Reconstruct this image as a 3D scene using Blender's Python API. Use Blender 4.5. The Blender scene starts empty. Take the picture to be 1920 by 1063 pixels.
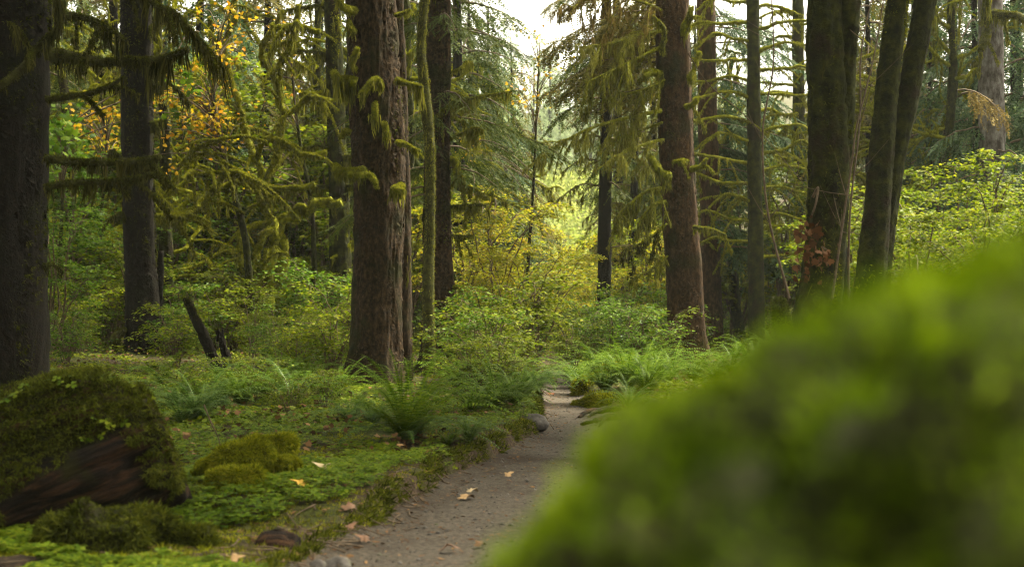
import bpy, math
import numpy as np

# ------------------------------------------------------------------ camera, sky, sun, exposure
SC = bpy.context.scene
COL = SC.collection
F = 2667.0            # focal length in photograph pixels (50 mm lens on a 36 mm sensor, 1920 px wide)
HZ = 560.0            # horizon row in the photograph
CZ = 1.30             # camera height
cam_d = bpy.data.cameras.new('camera')
cam = bpy.data.objects.new('camera', cam_d)
COL.objects.link(cam)
SC.camera = cam
cam.location = (0, 0, CZ)
cam.rotation_euler = (math.radians(90), 0, 0)
cam_d.lens = 50
cam_d.sensor_width = 36
cam_d.shift_y = (HZ - 531.5) / 1920.0
cam_d.clip_start = 0.05
cam_d.clip_end = 2000
cam_d.dof.use_dof = True
cam_d.dof.focus_distance = 18.0
cam_d.dof.aperture_fstop = 2.7

SUN_EL, SUN_AZ = 58.0, 52.0      # azimuth from +Y towards +X
world = bpy.data.worlds.new('World')
SC.world = world
world.use_nodes = True
wn = world.node_tree.nodes
wl = world.node_tree.links
bg = wn['Background']
sky = wn.new('ShaderNodeTexSky')
sky.sky_type = 'NISHITA'
sky.sun_disc = False
sky.sun_elevation = math.radians(SUN_EL)
sky.sun_rotation = math.radians(SUN_AZ)
sky.dust_density = 4.0
sky.air_density = 1.0
hsv = wn.new('ShaderNodeHueSaturation')       # thin overcast: most of the blue is lost
hsv.inputs['Saturation'].default_value = 0.12
hsv.inputs['Value'].default_value = 1.0
wl.new(sky.outputs[0], hsv.inputs['Color'])
warm = wn.new('ShaderNodeMix')                # warm tint on the sky, set as a white balance
warm.data_type = 'RGBA'
warm.blend_type = 'MULTIPLY'
warm.inputs['Factor'].default_value = 1.0
warm.inputs[7].default_value = (1.0, 0.95, 0.78, 1)
wl.new(hsv.outputs[0], warm.inputs[6])
wl.new(warm.outputs[2], bg.inputs['Color'])
bg.inputs['Strength'].default_value = 0.125

sun_d = bpy.data.lights.new('sun', 'SUN')
sun_d.energy = 4.2
sun_d.angle = math.radians(20)
sun_d.color = (1.0, 0.91, 0.66)
sun = bpy.data.objects.new('sun', sun_d)
COL.objects.link(sun)
el, az = math.radians(SUN_EL), math.radians(SUN_AZ)
sv = np.array([math.sin(az) * math.cos(el), math.cos(az) * math.cos(el), math.sin(el)])
from mathutils import Vector
sun.rotation_euler = Vector(sv).to_track_quat('Z', 'Y').to_euler()
sun.location = (0, 0, 40)

SC.view_settings.view_transform = 'Standard'
SC.view_settings.look = 'None'
SC.view_settings.gamma = 1.0
SC.view_settings.exposure = 2.3
cy = SC.cycles
cy.max_bounces = 6
cy.diffuse_bounces = 3
cy.glossy_bounces = 2
cy.transmission_bounces = 3
cy.transparent_max_bounces = 4
cy.volume_bounces = 1
cy.use_denoising = True
cy.filter_width = 1.2
cy.sample_clamp_indirect = 4.0

# ------------------------------------------------------------------ helpers
R = np.random.default_rng(11)


def px(x, y, D):
    """World point that shows at photograph pixel (x, y) at depth D."""
    return np.array([(x - 960) / F * D, D, CZ - (y - HZ) / F * D])


def ss(t):
    t = np.clip(t, 0, 1)
    return t * t * (3 - 2 * t)


_H = np.random.default_rng(5).random(4096)


def vnoise(p):
    """Value noise in -1..1 for points (N,3)."""
    p = np.asarray(p, float)
    i = np.floor(p).astype(np.int64)
    f = p - i
    f = f * f * (3 - 2 * f)
    def h(dx, dy, dz):
        k = ((i[:, 0] + dx) * 73856093) ^ ((i[:, 1] + dy) * 19349663) ^ ((i[:, 2] + dz) * 83492791)
        k ^= (k >> 13)
        return _H[(k * 2654435 + (k >> 7)) & 4095]
    x, y, z = f[:, 0], f[:, 1], f[:, 2]
    a = h(0, 0, 0) * (1 - x) + h(1, 0, 0) * x
    b = h(0, 1, 0) * (1 - x) + h(1, 1, 0) * x
    c = h(0, 0, 1) * (1 - x) + h(1, 0, 1) * x
    d = h(0, 1, 1) * (1 - x) + h(1, 1, 1) * x
    return ((a * (1 - y) + b * y) * (1 - z) + (c * (1 - y) + d * y) * z) * 2 - 1


def fbm(p, octs=3, gain=0.5):
    p = np.asarray(p, float)
    s, a, t = 0, 1.0, 0
    for k in range(octs):
        s = s + a * vnoise(p * 2 ** k + 17.3 * k)
        t += a
        a *= gain
    return s / t


def nrm(v):
    v = np.asarray(v, float)
    return v / np.maximum(np.linalg.norm(v, axis=-1, keepdims=True), 1e-9)


class MB:
    """Collects triangles and quads, then links them as one mesh object."""
    def __init__(self):
        self.v, self.t, self.q, self.n = [], [], [], 0

    def add(self, v, t=None, q=None):
        v = np.asarray(v, np.float32).reshape(-1, 3)
        self.v.append(v)
        if t is not None and len(t):
            self.t.append(np.asarray(t, np.int64).reshape(-1, 3) + self.n)
        if q is not None and len(q):
            self.q.append(np.asarray(q, np.int64).reshape(-1, 4) + self.n)
        self.n += len(v)

    def inst(self, tm, P, M):
        """Copies of the template tm = (verts, tris) at points P with 3x3 matrices M."""
        tv, tt = tm
        P = np.asarray(P, float)
        if not len(P):
            return
        V = np.einsum('nij,mj->nmi', M, tv) + P[:, None]
        Fc = tt[None] + (np.arange(len(P)) * len(tv))[:, None, None]
        self.add(V.reshape(-1, 3), Fc.reshape(-1, 3))

    def mesh(self, name, mat, smooth=False):
        me = bpy.data.meshes.new(name)
        V = np.concatenate(self.v) if self.v else np.zeros((0, 3), np.float32)
        T = np.concatenate(self.t) if self.t else np.zeros((0, 3), np.int64)
        Q = np.concatenate(self.q) if self.q else np.zeros((0, 4), np.int64)
        nt, nq = len(T), len(Q)
        me.vertices.add(len(V))
        me.vertices.foreach_set('co', V.ravel())
        me.loops.add(nt * 3 + nq * 4)
        me.loops.foreach_set('vertex_index', np.concatenate([T.ravel(), Q.ravel()]).astype(np.int32))
        me.polygons.add(nt + nq)
        ls = np.concatenate([np.arange(nt) * 3, nt * 3 + np.arange(nq) * 4]).astype(np.int32)
        me.polygons.foreach_set('loop_start', ls)
        if smooth:
            me.polygons.foreach_set('use_smooth', np.ones(nt + nq, bool))
        me.update(calc_edges=True)
        me.materials.append(mat)
        return me

    def build(self, name, mat, parent=None, smooth=False):
        return obj(name, self.mesh(name, mat, smooth), parent)


def obj(name, me, parent=None, mat=None):
    o = bpy.data.objects.new(name, me)
    COL.objects.link(o)
    if parent is not None:
        o.parent = parent
    if mat is not None:
        o.material_slots[0].link = 'OBJECT'
        o.material_slots[0].material = mat
    return o


def tag(o, label=None, cat=None, group=None, kind=None):
    for k, v in (('label', label), ('category', cat), ('group', group), ('kind', kind)):
        if v:
            o[k] = v
    return o


def thing(name, label, cat, loc=(0, 0, 0), rz=0, group=None, s=1.0):
    o = bpy.data.objects.new(name, None)
    COL.objects.link(o)
    o.location = [float(c) for c in loc]
    o.rotation_euler = (0, 0, rz)
    o.scale = (s, s, s)
    o.empty_display_size = 0.2
    return tag(o, label, cat, group)


def frames(d, up=None, roll=None):
    """Matrices whose second column is d; the third is near `up`, turned by `roll`."""
    d = nrm(d)
    if up is None:
        up = np.array([0, 0, 1.0])
    up = np.broadcast_to(up, d.shape)
    x = np.cross(d, up)
    bad = np.linalg.norm(x, axis=1) < 1e-3
    x[bad] = np.array([1.0, 0, 0])
    x = nrm(x)
    z = np.cross(x, d)
    if roll is not None:
        c, s = np.cos(roll)[:, None], np.sin(roll)[:, None]
        x, z = x * c + z * s, z * c - x * s
    return np.stack([x, d, z], axis=2)


def curve(pts, n):
    """Catmull-Rom through the points, n samples evenly spaced in length."""
    p = np.asarray(pts, float)
    q = np.vstack([2 * p[0] - p[1], p, 2 * p[-1] - p[-2]])
    out = []
    for i in range(1, len(q) - 2):
        t = np.linspace(0, 1, 24, endpoint=False)[:, None]
        a, b, c, d = q[i - 1], q[i], q[i + 1], q[i + 2]
        out.append(0.5 * (2 * b + (c - a) * t + (2 * a - 5 * b + 4 * c - d) * t ** 2 + (3 * b - a - 3 * c + d) * t ** 3))
    out = np.vstack(out + [p[-1:]])
    l = np.concatenate([[0], np.cumsum(np.linalg.norm(np.diff(out, axis=0), axis=1))])
    s = np.linspace(0, l[-1], n)
    return np.stack([np.interp(s, l, out[:, k]) for k in range(out.shape[1])], 1)


def tframe(pts):
    T = nrm(np.gradient(pts, axis=0))
    n = np.cross(T[0], [0.13, 0.21, 0.97]) if abs(T[0][2]) < 0.9 else np.cross(T[0], [0.0, 1.0, 0.1])
    N = []
    for t in T:
        n = n - t * np.dot(n, t)
        n = n / max(np.linalg.norm(n), 1e-9)
        N.append(n)
    N = np.array(N)
    return T, N, np.cross(T, N)


def tube(mb, pts, rad, sides=8, disp=None, cap=True):
    pts = np.asarray(pts, float)
    n = len(pts)
    rad = np.broadcast_to(np.asarray(rad, float), (n,))
    T, N, B = tframe(pts)
    th = np.linspace(0, 2 * math.pi, sides, endpoint=False)
    ring = np.cos(th)[None, :, None] * N[:, None] + np.sin(th)[None, :, None] * B[:, None]
    V = pts[:, None] + ring * rad[:, None, None]
    if disp is not None:
        V = V + ring * disp(V.reshape(-1, 3), ring.reshape(-1, 3)).reshape(n, sides, 1)
    V = V.reshape(-1, 3)
    i = np.arange(n - 1)[:, None] * sides
    j = np.arange(sides)[None]
    k = (j + 1) % sides
    q = np.stack([i + j, i + k, i + sides + k, i + sides + j], -1).reshape(-1, 4)
    if cap:
        V = np.vstack([V, pts[:1], pts[-1:]])
        a, b = n * sides, n * sides + 1
        j = j[0]; k = k[0]
        t = np.vstack([np.stack([np.full(sides, a), k, j], 1), np.stack([np.full(sides, b), (n - 1) * sides + j, (n - 1) * sides + k], 1)])
        mb.add(V, t, q)
    else:
        mb.add(V, None, q)


# ------------------------------------------------------------------ materials
def _mat(name):
    m = bpy.data.materials.new(name)
    m.use_nodes = True
    nt = m.node_tree
    nt.nodes.clear()
    out = nt.nodes.new('ShaderNodeOutputMaterial')
    return m, nt, out


def node(nt, typ, **kw):
    n = nt.nodes.new(typ)
    for k, v in kw.items():
        if k.startswith('i_'):
            n.inputs[k[2:].replace('_', ' ')].default_value = v
        else:
            setattr(n, k, v)
    return n


def ramp(nt, stops):
    r = nt.nodes.new('ShaderNodeValToRGB')
    e = r.color_ramp.elements
    while len(e) < len(stops):
        e.new(0.5)
    for el_, (p, c) in zip(e, stops):
        el_.position = p
        el_.color = (*c, 1) if len(c) == 3 else c
    return r


def leaf_mat(name, cols, trans=0.4, rough=0.6, patch=0.5, pscale=1.2, spec=0.05):
    """Leaf or moss: a colour per leaf, shifted in patches, part of the light passing through."""
    m, nt, out = _mat(name)
    L = nt.links.new
    geo = node(nt, 'ShaderNodeNewGeometry')
    tc = node(nt, 'ShaderNodeTexCoord')
    no = node(nt, 'ShaderNodeTexNoise', i_Scale=pscale, i_Detail=2.0)
    L(tc.outputs['Object'], no.inputs['Vector'])
    mx = node(nt, 'ShaderNodeMath', operation='MULTIPLY_ADD')
    mx.inputs[1].default_value = patch * 2.2
    mx.inputs[2].default_value = -patch * 1.1
    L(no.outputs[0], mx.inputs[0])
    ad = node(nt, 'ShaderNodeMath', operation='ADD', use_clamp=True)
    L(geo.outputs['Random Per Island'], ad.inputs[0])
    L(mx.outputs[0], ad.inputs[1])
    n = len(cols)
    rp = ramp(nt, [(i / max(n - 1, 1), c) for i, c in enumerate(cols)])
    L(ad.outputs[0], rp.inputs[0])
    p = node(nt, 'ShaderNodeBsdfPrincipled', i_Roughness=rough)
    p.inputs['Specular IOR Level'].default_value = spec
    L(rp.outputs[0], p.inputs['Base Color'])
    t = node(nt, 'ShaderNodeBsdfTranslucent')
    g = node(nt, 'ShaderNodeGamma', i_Gamma=1.08)
    L(rp.outputs[0], g.inputs[0])
    L(g.outputs[0], t.inputs[0])
    mixs = node(nt, 'ShaderNodeMixShader')
    mixs.inputs[0].default_value = trans
    L(p.outputs[0], mixs.inputs[1])
    L(t.outputs[0], mixs.inputs[2])
    L(mixs.outputs[0], out.inputs[0])
    return m


def surf_mat(name, layers, rough=0.9, bump=0.5, bscale=40, bdist=0.01, stretch=(1, 1, 1), spec=0.2, coords='Object', bdetail=6):
    """Rough surface: layers = [(scale, detail, ramp stops, factor ramp or None)] mixed one over another."""
    m, nt, out = _mat(name)
    L = nt.links.new
    tc = node(nt, 'ShaderNodeTexCoord')
    mp = node(nt, 'ShaderNodeMapping')
    mp.inputs['Scale'].default_value = stretch
    L(tc.outputs[coords], mp.inputs[0])
    col = None
    for k, (sc, det, stops, fac) in enumerate(layers):
        no = node(nt, 'ShaderNodeTexNoise', i_Scale=sc, i_Detail=det, i_Roughness=0.62)
        no.noise_dimensions = '3D'
        off = node(nt, 'ShaderNodeMapping')
        off.inputs['Location'].default_value = (3.7 * k, 1.9 * k, 5.1 * k)
        L(mp.outputs[0] if k == 0 else tc.outputs[coords], off.inputs[0])
        L(off.outputs[0], no.inputs['Vector'])
        rp = ramp(nt, stops)
        L(no.outputs[0], rp.inputs[0])
        if col is None:
            col = rp.outputs[0]
        else:
            nf = node(nt, 'ShaderNodeTexNoise', i_Scale=fac[0], i_Detail=4.0)
            L(off.outputs[0], nf.inputs['Vector'])
            rf = ramp(nt, [(fac[1], (0, 0, 0)), (fac[2], (1, 1, 1))])
            L(nf.outputs[0], rf.inputs[0])
            mx = node(nt, 'ShaderNodeMix', data_type='RGBA')
            L(rf.outputs[0], mx.inputs['Factor'])
            L(col, mx.inputs[6])
            L(rp.outputs[0], mx.inputs[7])
            col = mx.outputs[2]
    p = node(nt, 'ShaderNodeBsdfPrincipled', i_Roughness=rough)
    p.inputs['Specular IOR Level'].default_value = spec
    L(col, p.inputs['Base Color'])
    b = node(nt, 'ShaderNodeBump', i_Strength=bump, i_Distance=bdist)
    nb = node(nt, 'ShaderNodeTexNoise', i_Scale=bscale, i_Detail=bdetail, i_Roughness=0.7)
    L(mp.outputs[0], nb.inputs['Vector'])
    L(nb.outputs[0], b.inputs['Height'])
    L(b.outputs[0], p.inputs['Normal'])
    L(p.outputs[0], out.inputs[0])
    return m


M = {}
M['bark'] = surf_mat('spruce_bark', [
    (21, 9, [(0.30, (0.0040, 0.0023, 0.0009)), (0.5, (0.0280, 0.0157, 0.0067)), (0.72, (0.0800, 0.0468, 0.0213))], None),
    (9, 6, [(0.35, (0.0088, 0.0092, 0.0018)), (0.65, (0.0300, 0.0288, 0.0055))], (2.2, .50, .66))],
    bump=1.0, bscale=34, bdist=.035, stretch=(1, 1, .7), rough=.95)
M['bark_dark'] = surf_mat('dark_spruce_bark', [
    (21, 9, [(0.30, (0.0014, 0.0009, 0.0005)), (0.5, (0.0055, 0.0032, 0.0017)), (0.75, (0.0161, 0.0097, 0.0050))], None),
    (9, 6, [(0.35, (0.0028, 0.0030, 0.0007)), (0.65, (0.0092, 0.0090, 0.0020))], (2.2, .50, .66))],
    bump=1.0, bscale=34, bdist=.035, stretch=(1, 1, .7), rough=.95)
M['bark_red'] = surf_mat('red_spruce_bark', [
    (18, 8, [(0.30, (0.0081, 0.0040, 0.0016)), (0.5, (0.0424, 0.0215, 0.0091)), (0.72, (0.0996, 0.0536, 0.0247))], None),
    (9, 6, [(0.35, (0.0110, 0.0100, 0.0022)), (0.65, (0.0314, 0.0268, 0.0054))], (1.6, .56, .68))],
    bump=1.0, bscale=30, bdist=.03, stretch=(1, 1, .5), rough=.9)
M['bark_pale'] = surf_mat('pale_lichen_bark', [
    (10, 8, [(0.35, (0.0303, 0.0227, 0.0182)), (0.5, (0.0908, 0.0786, 0.0726)), (0.65, (0.1664, 0.1573, 0.1513))], None)],
    bump=1.0, bscale=26, bdist=.03, stretch=(1, 1, .5))
M['mossbark'] = surf_mat('mossy_bark', [
    (9, 7, [(0.35, (0.0066, 0.0061, 0.0015)), (0.5, (0.0203, 0.0229, 0.0025)), (0.70, (0.0461, 0.0497, 0.0045))], None),
    (12, 6, [(0.3, (0.0055, 0.0034, 0.0015)), (0.7, (0.0258, 0.0172, 0.0070))], (3.0, .54, .66))],
    bump=1.0, bscale=30, bdist=.03, rough=1.0)
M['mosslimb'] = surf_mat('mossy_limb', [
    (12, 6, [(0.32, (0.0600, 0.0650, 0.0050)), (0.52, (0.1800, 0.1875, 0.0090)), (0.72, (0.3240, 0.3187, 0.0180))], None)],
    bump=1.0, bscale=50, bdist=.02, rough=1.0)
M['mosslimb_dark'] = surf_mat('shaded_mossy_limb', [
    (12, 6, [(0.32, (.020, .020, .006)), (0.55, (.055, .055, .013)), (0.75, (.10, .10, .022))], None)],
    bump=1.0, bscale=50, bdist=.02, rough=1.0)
M['twig'] = surf_mat('twig_bark', [(20, 4, [(0.3, (.04, .028, .018)), (0.7, (.14, .10, .065))], None)], bump=.3)
M['deadwood'] = surf_mat('rotten_wood', [
    (6, 9, [(0.36, (0.0014, 0.0008, 0.0003)), (0.48, (0.0096, 0.0041, 0.0018)), (0.60, (0.0456, 0.0198, 0.0070)), (0.72, (0.0912, 0.0413, 0.0158))], None),
    (8, 5, [(0.3, (0.0096, 0.0091, 0.0010)), (0.7, (0.0264, 0.0239, 0.0024))], (3.5, .56, .66))],
    bump=1.0, bscale=9, bdist=.05, stretch=(.3, 3.4, 3.4), rough=.95)
M['path'] = surf_mat('trail_dirt', [
    (30, 10, [(0.28, (0.0212, 0.0164, 0.0122)), (0.5, (0.0579, 0.0467, 0.0355)), (0.74, (0.1122, 0.0915, 0.0710))], None),
    (60, 5, [(0.3, (0.0153, 0.0099, 0.0055)), (0.7, (0.0413, 0.0274, 0.0166))], (1.1, .46, .70))],
    bump=1.0, bscale=55, bdist=.02, rough=.95)
M['soil'] = surf_mat('forest_soil', [
    (25, 9, [(0.30, (.010, .007, .004)), (0.5, (.045, .028, .016)), (0.72, (.12, .075, .042))], None),
    (30, 8, [(0.3, (.018, .022, .004)), (0.52, (.055, .066, .009)), (0.72, (.11, .12, .017))], (.9, .40, .54))],
    bump=1.0, bscale=35, bdist=.04, rough=1.0)
def bare_margin(m):
    nt = m.node_tree
    p = next(n for n in nt.nodes if n.type == 'BSDF_PRINCIPLED')
    src = p.inputs['Base Color'].links[0].from_socket
    at = node(nt, 'ShaderNodeAttribute', attribute_name='bare')
    tc = node(nt, 'ShaderNodeTexCoord')
    no = node(nt, 'ShaderNodeTexNoise', i_Scale=26, i_Detail=9.0, i_Roughness=0.65)
    nt.links.new(tc.outputs['Object'], no.inputs['Vector'])
    rp = ramp(nt, [(.3, (.016, .010, .006)), (.5, (.062, .040, .025)), (.72, (.15, .10, .065))])
    nt.links.new(no.outputs[0], rp.inputs[0])
    mx = node(nt, 'ShaderNodeMix', data_type='RGBA')
    nt.links.new(at.outputs['Fac'], mx.inputs['Factor'])
    nt.links.new(src, mx.inputs[6])
    nt.links.new(rp.outputs[0], mx.inputs[7])
    nt.links.new(mx.outputs[2], p.inputs['Base Color'])


M['ground'] = surf_mat('forest_floor', [
    (25, 9, [(0.30, (.010, .007, .004)), (0.5, (.032, .020, .011)), (0.72, (.09, .056, .03))], None),
    (30, 8, [(0.3, (.012, .015, .002)), (0.52, (.040, .048, .005)), (0.72, (.085, .092, .010))], (.9, .44, .58))],
    bump=1.0, bscale=35, bdist=.04, rough=1.0)
bare_margin(M['ground'])
M['rock'] = surf_mat('grey_rock', [
    (8, 9, [(0.3, (.025, .022, .02)), (0.5, (.075, .066, .06)), (0.72, (.17, .155, .14))], None),
    (9, 5, [(0.3, (.03, .035, .008)), (0.7, (.07, .075, .014))], (2.5, .58, .68))], bump=.8, bscale=20, bdist=.02)

M['moss'] = leaf_mat('bright_moss', [(.060, .066, .003), (.14, .155, .006), (.23, .245, .010), (.31, .30, .015)], .30, .9, .5, 3.0, .05)
M['moss_fg'] = leaf_mat('nurse_log_moss', [(.016, .030, .001), (.06, .10, .002), (.12, .18, .003), (.175, .24, .004)], .30, .9, .8, 7.0, .05)
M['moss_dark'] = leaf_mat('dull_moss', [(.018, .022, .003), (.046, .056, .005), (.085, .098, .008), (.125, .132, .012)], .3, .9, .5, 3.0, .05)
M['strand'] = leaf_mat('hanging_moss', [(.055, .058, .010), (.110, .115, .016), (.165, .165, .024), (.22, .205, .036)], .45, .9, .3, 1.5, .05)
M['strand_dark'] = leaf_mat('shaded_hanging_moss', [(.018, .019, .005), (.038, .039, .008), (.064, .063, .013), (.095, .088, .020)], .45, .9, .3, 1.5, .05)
M['strand_pale'] = leaf_mat('pale_hanging_moss', [(.12, .125, .025), (.21, .21, .04), (.31, .30, .06), (.40, .37, .085)], .45, .9, .3, 1.5, .05)
M['needle'] = leaf_mat('spruce_needles', [(.020, .034, .006), (.038, .060, .010), (.064, .088, .014), (.105, .115, .018)], .30, .6, .35, .8)
M['needle_blue'] = leaf_mat('bluish_needles', [(.018, .042, .018), (.036, .072, .030), (.060, .105, .042), (.095, .135, .048)], .30, .6, .35, .8)
M['needle_olive'] = leaf_mat('olive_needles', [(.040, .042, .008), (.082, .080, .013), (.13, .115, .020), (.18, .145, .028)], .40, .6, .35, .8)
M['needle_brown'] = leaf_mat('dying_needles', [(.07, .055, .018), (.14, .10, .030), (.20, .145, .045), (.27, .20, .06)], .40, .7, .35, .8)
M['needle_far'] = leaf_mat('haze_paled_foliage', [(.12, .17, .09), (.19, .25, .13), (.26, .32, .17), (.33, .37, .19)], .4, .7, .35, .12)  # paling by haze is put into this needle colour
M['slope'] = leaf_mat('gap_glow_brush', [(.14, .18, .03), (.22, .27, .05), (.30, .34, .08), (.38, .40, .11)], .5, .6, .35, .12)  # leaf colour lightened to carry the glow of the gap
M['leaf_lime'] = leaf_mat('lime_leaves', [(.055, .090, .004), (.105, .150, .006), (.165, .210, .008), (.24, .25, .012)], .5, .45, .35, .9)
M['leaf_green'] = leaf_mat('green_leaves', [(.028, .065, .005), (.055, .110, .008), (.090, .155, .011), (.135, .20, .014)], .45, .45, .35, .9)
M['leaf_yellow'] = leaf_mat('yellow_green_leaves', [(.13, .155, .007), (.21, .235, .010), (.29, .295, .012), (.36, .33, .016), (.36, .24, .018)], .5, .45, .25, .8)
M['leaf_gold'] = leaf_mat('golden_leaves', [(.18, .20, .010), (.36, .28, .012), (.46, .28, .014), (.38, .16, .012)], .5, .45, .2, .8)
M['leaf_dead'] = leaf_mat('withered_leaves', [(.035, .018, .008), (.075, .035, .014), (.12, .055, .025), (.17, .09, .04)], .25, .7, .3, 2.0)
M['leaf_under'] = leaf_mat('undergrowth_leaves', [(.040, .062, .004), (.080, .112, .006), (.13, .165, .008), (.19, .205, .011)], .42, .5, .6, .35)
M['clover'] = leaf_mat('clover_leaves', [(.036, .070, .004), (.075, .125, .006), (.12, .175, .009), (.175, .21, .012)], .40, .5, .55, .9)
M['fern'] = leaf_mat('fern_fronds', [(.028, .065, .004), (.058, .11, .006), (.092, .155, .009), (.135, .19, .012)], .40, .42, .2, 1.5, .06)
M['fern_bright'] = leaf_mat('bright_fern_fronds', [(.045, .095, .004), (.085, .15, .007), (.13, .20, .010), (.18, .24, .013)], .45, .6, .2, 1.5, .06)
M['fern_pale'] = leaf_mat('fern_fronds_bluish', [(.032, .075, .013), (.060, .12, .020), (.092, .155, .026), (.13, .185, .030)], .38, .42, .2, 1.5, .08)
M['litter'] = leaf_mat('needle_litter', [(.03, .016, .008), (.075, .04, .02), (.14, .075, .035), (.22, .13, .06)], .1, .8, .3, 1.0)
for k_, c_ in (('tan', (.33, .21, .10)), ('yellow', (.40, .23, .03)), ('orange', (.17, .05, .012)), ('pink', (.13, .066, .036)), ('brown', (.09, .045, .02)), ('pale', (.42, .32, .19))):
    M['fall_' + k_] = surf_mat('fallen_leaf_' + k_, [(18, 5, [(0.3, tuple(v * .55 for v in c_)), (0.55, c_), (0.75, tuple(min(1, v * 1.2) for v in c_))], None)], rough=.6, bump=.3, bscale=60)

# ------------------------------------------------------------------ templates (along +Y, normal +Z)
def fan(outline, c, z=0.0):
    o = np.array([(x, y, -abs(x) * z) for x, y in outline], float)
    v = np.vstack([[(c[0], c[1], 0.0)], o])
    n = len(o)
    t = np.array([(0, 1 + i, 1 + (i + 1) % n) for i in range(n)])
    return v, t


_half = [(.05, -.02), (.24, .04), (.46, -.03), (.38, .15), (.66, .36), (.40, .40), (.44, .66), (.20, .58)]
MAPLE = fan(_half + [(0, 1.0)] + [(-x, y) for x, y in _half[::-1]], (0, .25), .18)
_h2 = [(.02, 0), (.30, .10), (.27, .28), (.50, .52), (.22, .55)]
MAPLE_LO = fan(_h2 + [(0, 1.0)] + [(-x, y) for x, y in _h2[::-1]], (0, .3), .2)
OVATE = (np.array([(0, 0, 0), (.27, .30, -.06), (.24, .62, -.05), (0, 1, 0), (-.24, .62, -.05), (-.27, .30, -.06)], float), np.array([(0, 1, 2), (0, 2, 3), (0, 3, 4), (0, 4, 5)]))
BLADE = (np.array([(-.5, 0, 0), (.5, 0, 0), (.28, .55, .10), (-.28, .55, .10), (0, 1, .35)], float), np.array([(0, 1, 2), (0, 2, 3), (3, 2, 4)]))
_t = []
for a_ in (-.9, 0.05, .95):
    c_, s_ = math.cos(a_), math.sin(a_)
    _t.append(np.array([(-.10 * c_, .10 * s_, 0), (.10 * c_, -.10 * s_, 0), (s_ * .75, c_ * .9, .12)]))
TUFT = (np.vstack(_t), np.arange(9).reshape(3, 3))
_tr, _tf = [], []
for k_ in range(3):
    a_ = k_ * 2.094 + .3
    c_, s_ = math.cos(a_), math.sin(a_)
    h = [(0, 0), (.42, .52), (.30, .92), (0, .78), (-.30, .92), (-.42, .52)]
    b = len(_tr) * 1
    _tr += [(x * c_ + y * s_, -x * s_ + y * c_, -.12 * y + .1 * abs(x)) for x, y in h]
    _tf += [(b, b + 1, b + 2), (b, b + 2, b + 3), (b, b + 3, b + 4), (b, b + 4, b + 5)]
TREFOIL = (np.array(_tr), np.array(_tf))


def twig_tmpl(k, wid, ln, seed):
    """A flat conifer twig one unit long with k needles a side."""
    r = np.random.default_rng(seed)
    v = [(-.012, 0, 0), (.012, 0, 0), (0, 1, 0)]
    t = [(0, 1, 2)]
    for i in range(k):
        y = .04 + .92 * i / k
        for s in (-1, 1):
            l = ln * (1.05 - .5 * i / k) * r.uniform(.8, 1.15)
            a = r.uniform(.65, 1.0)
            dx, dy = s * l * math.sin(a), l * math.cos(a)
            b = len(v)
            v += [(0, y - wid / 2, 0), (0, y + wid / 2, 0), (dx, y + dy, r.uniform(-.05, .07))]
            t.append((b, b + 1, b + 2))
    v += [(-wid, .95, 0), (wid, .95, 0), (0, 1.12, 0)]
    t.append((len(v) - 3, len(v) - 2, len(v) - 1))
    return np.array(v), np.array(t)


TWIG_HI = [twig_tmpl(13, .055, .20, s) for s in range(3)]
TWIG_LO = [twig_tmpl(5, .15, .26, s + 5) for s in range(3)]


# ------------------------------------------------------------------ growing things
def scatter_on_tube(pts, rad, n, r, up_bias=0.0, rand=True):
    T, N, B = tframe(pts)
    rad = np.broadcast_to(np.asarray(rad, float), (len(pts),))
    f = r.random(n) * (len(pts) - 1)
    i = np.minimum(f.astype(int), len(pts) - 2)
    w = (f - i)[:, None]
    p = pts[i] * (1 - w) + pts[i + 1] * w
    ra = rad[i] * (1 - w[:, 0]) + rad[i + 1] * w[:, 0]
    th = r.random(n) * 2 * math.pi
    nn = np.cos(th)[:, None] * N[i] + np.sin(th)[:, None] * B[i]
    if up_bias:
        nn = nrm(nn + np.array([0, 0, up_bias]))
    return p, nn, ra, f / (len(pts) - 1)


def fuzz(mb, pts, rad, n, size, r=R, up=0.4, droop=0.5, keep=None, inset=.9):
    p, nn, ra, f = scatter_on_tube(pts, rad, n, r, up)
    q = p + nn * (ra * inset)[:, None]
    if keep is not None:
        k = keep(q, nn)
        p, nn, ra, q = p[k], nn[k], ra[k], q[k]
    m = len(q)
    d = nrm(nn + r.normal(0, .45, (m, 3)) + np.array([0, 0, -droop]))
    s = size * r.uniform(.5, 1.3, m)
    mb.inst(TUFT, q, frames(d, nn, r.uniform(-3, 3, m)) * s[:, None, None])


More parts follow.
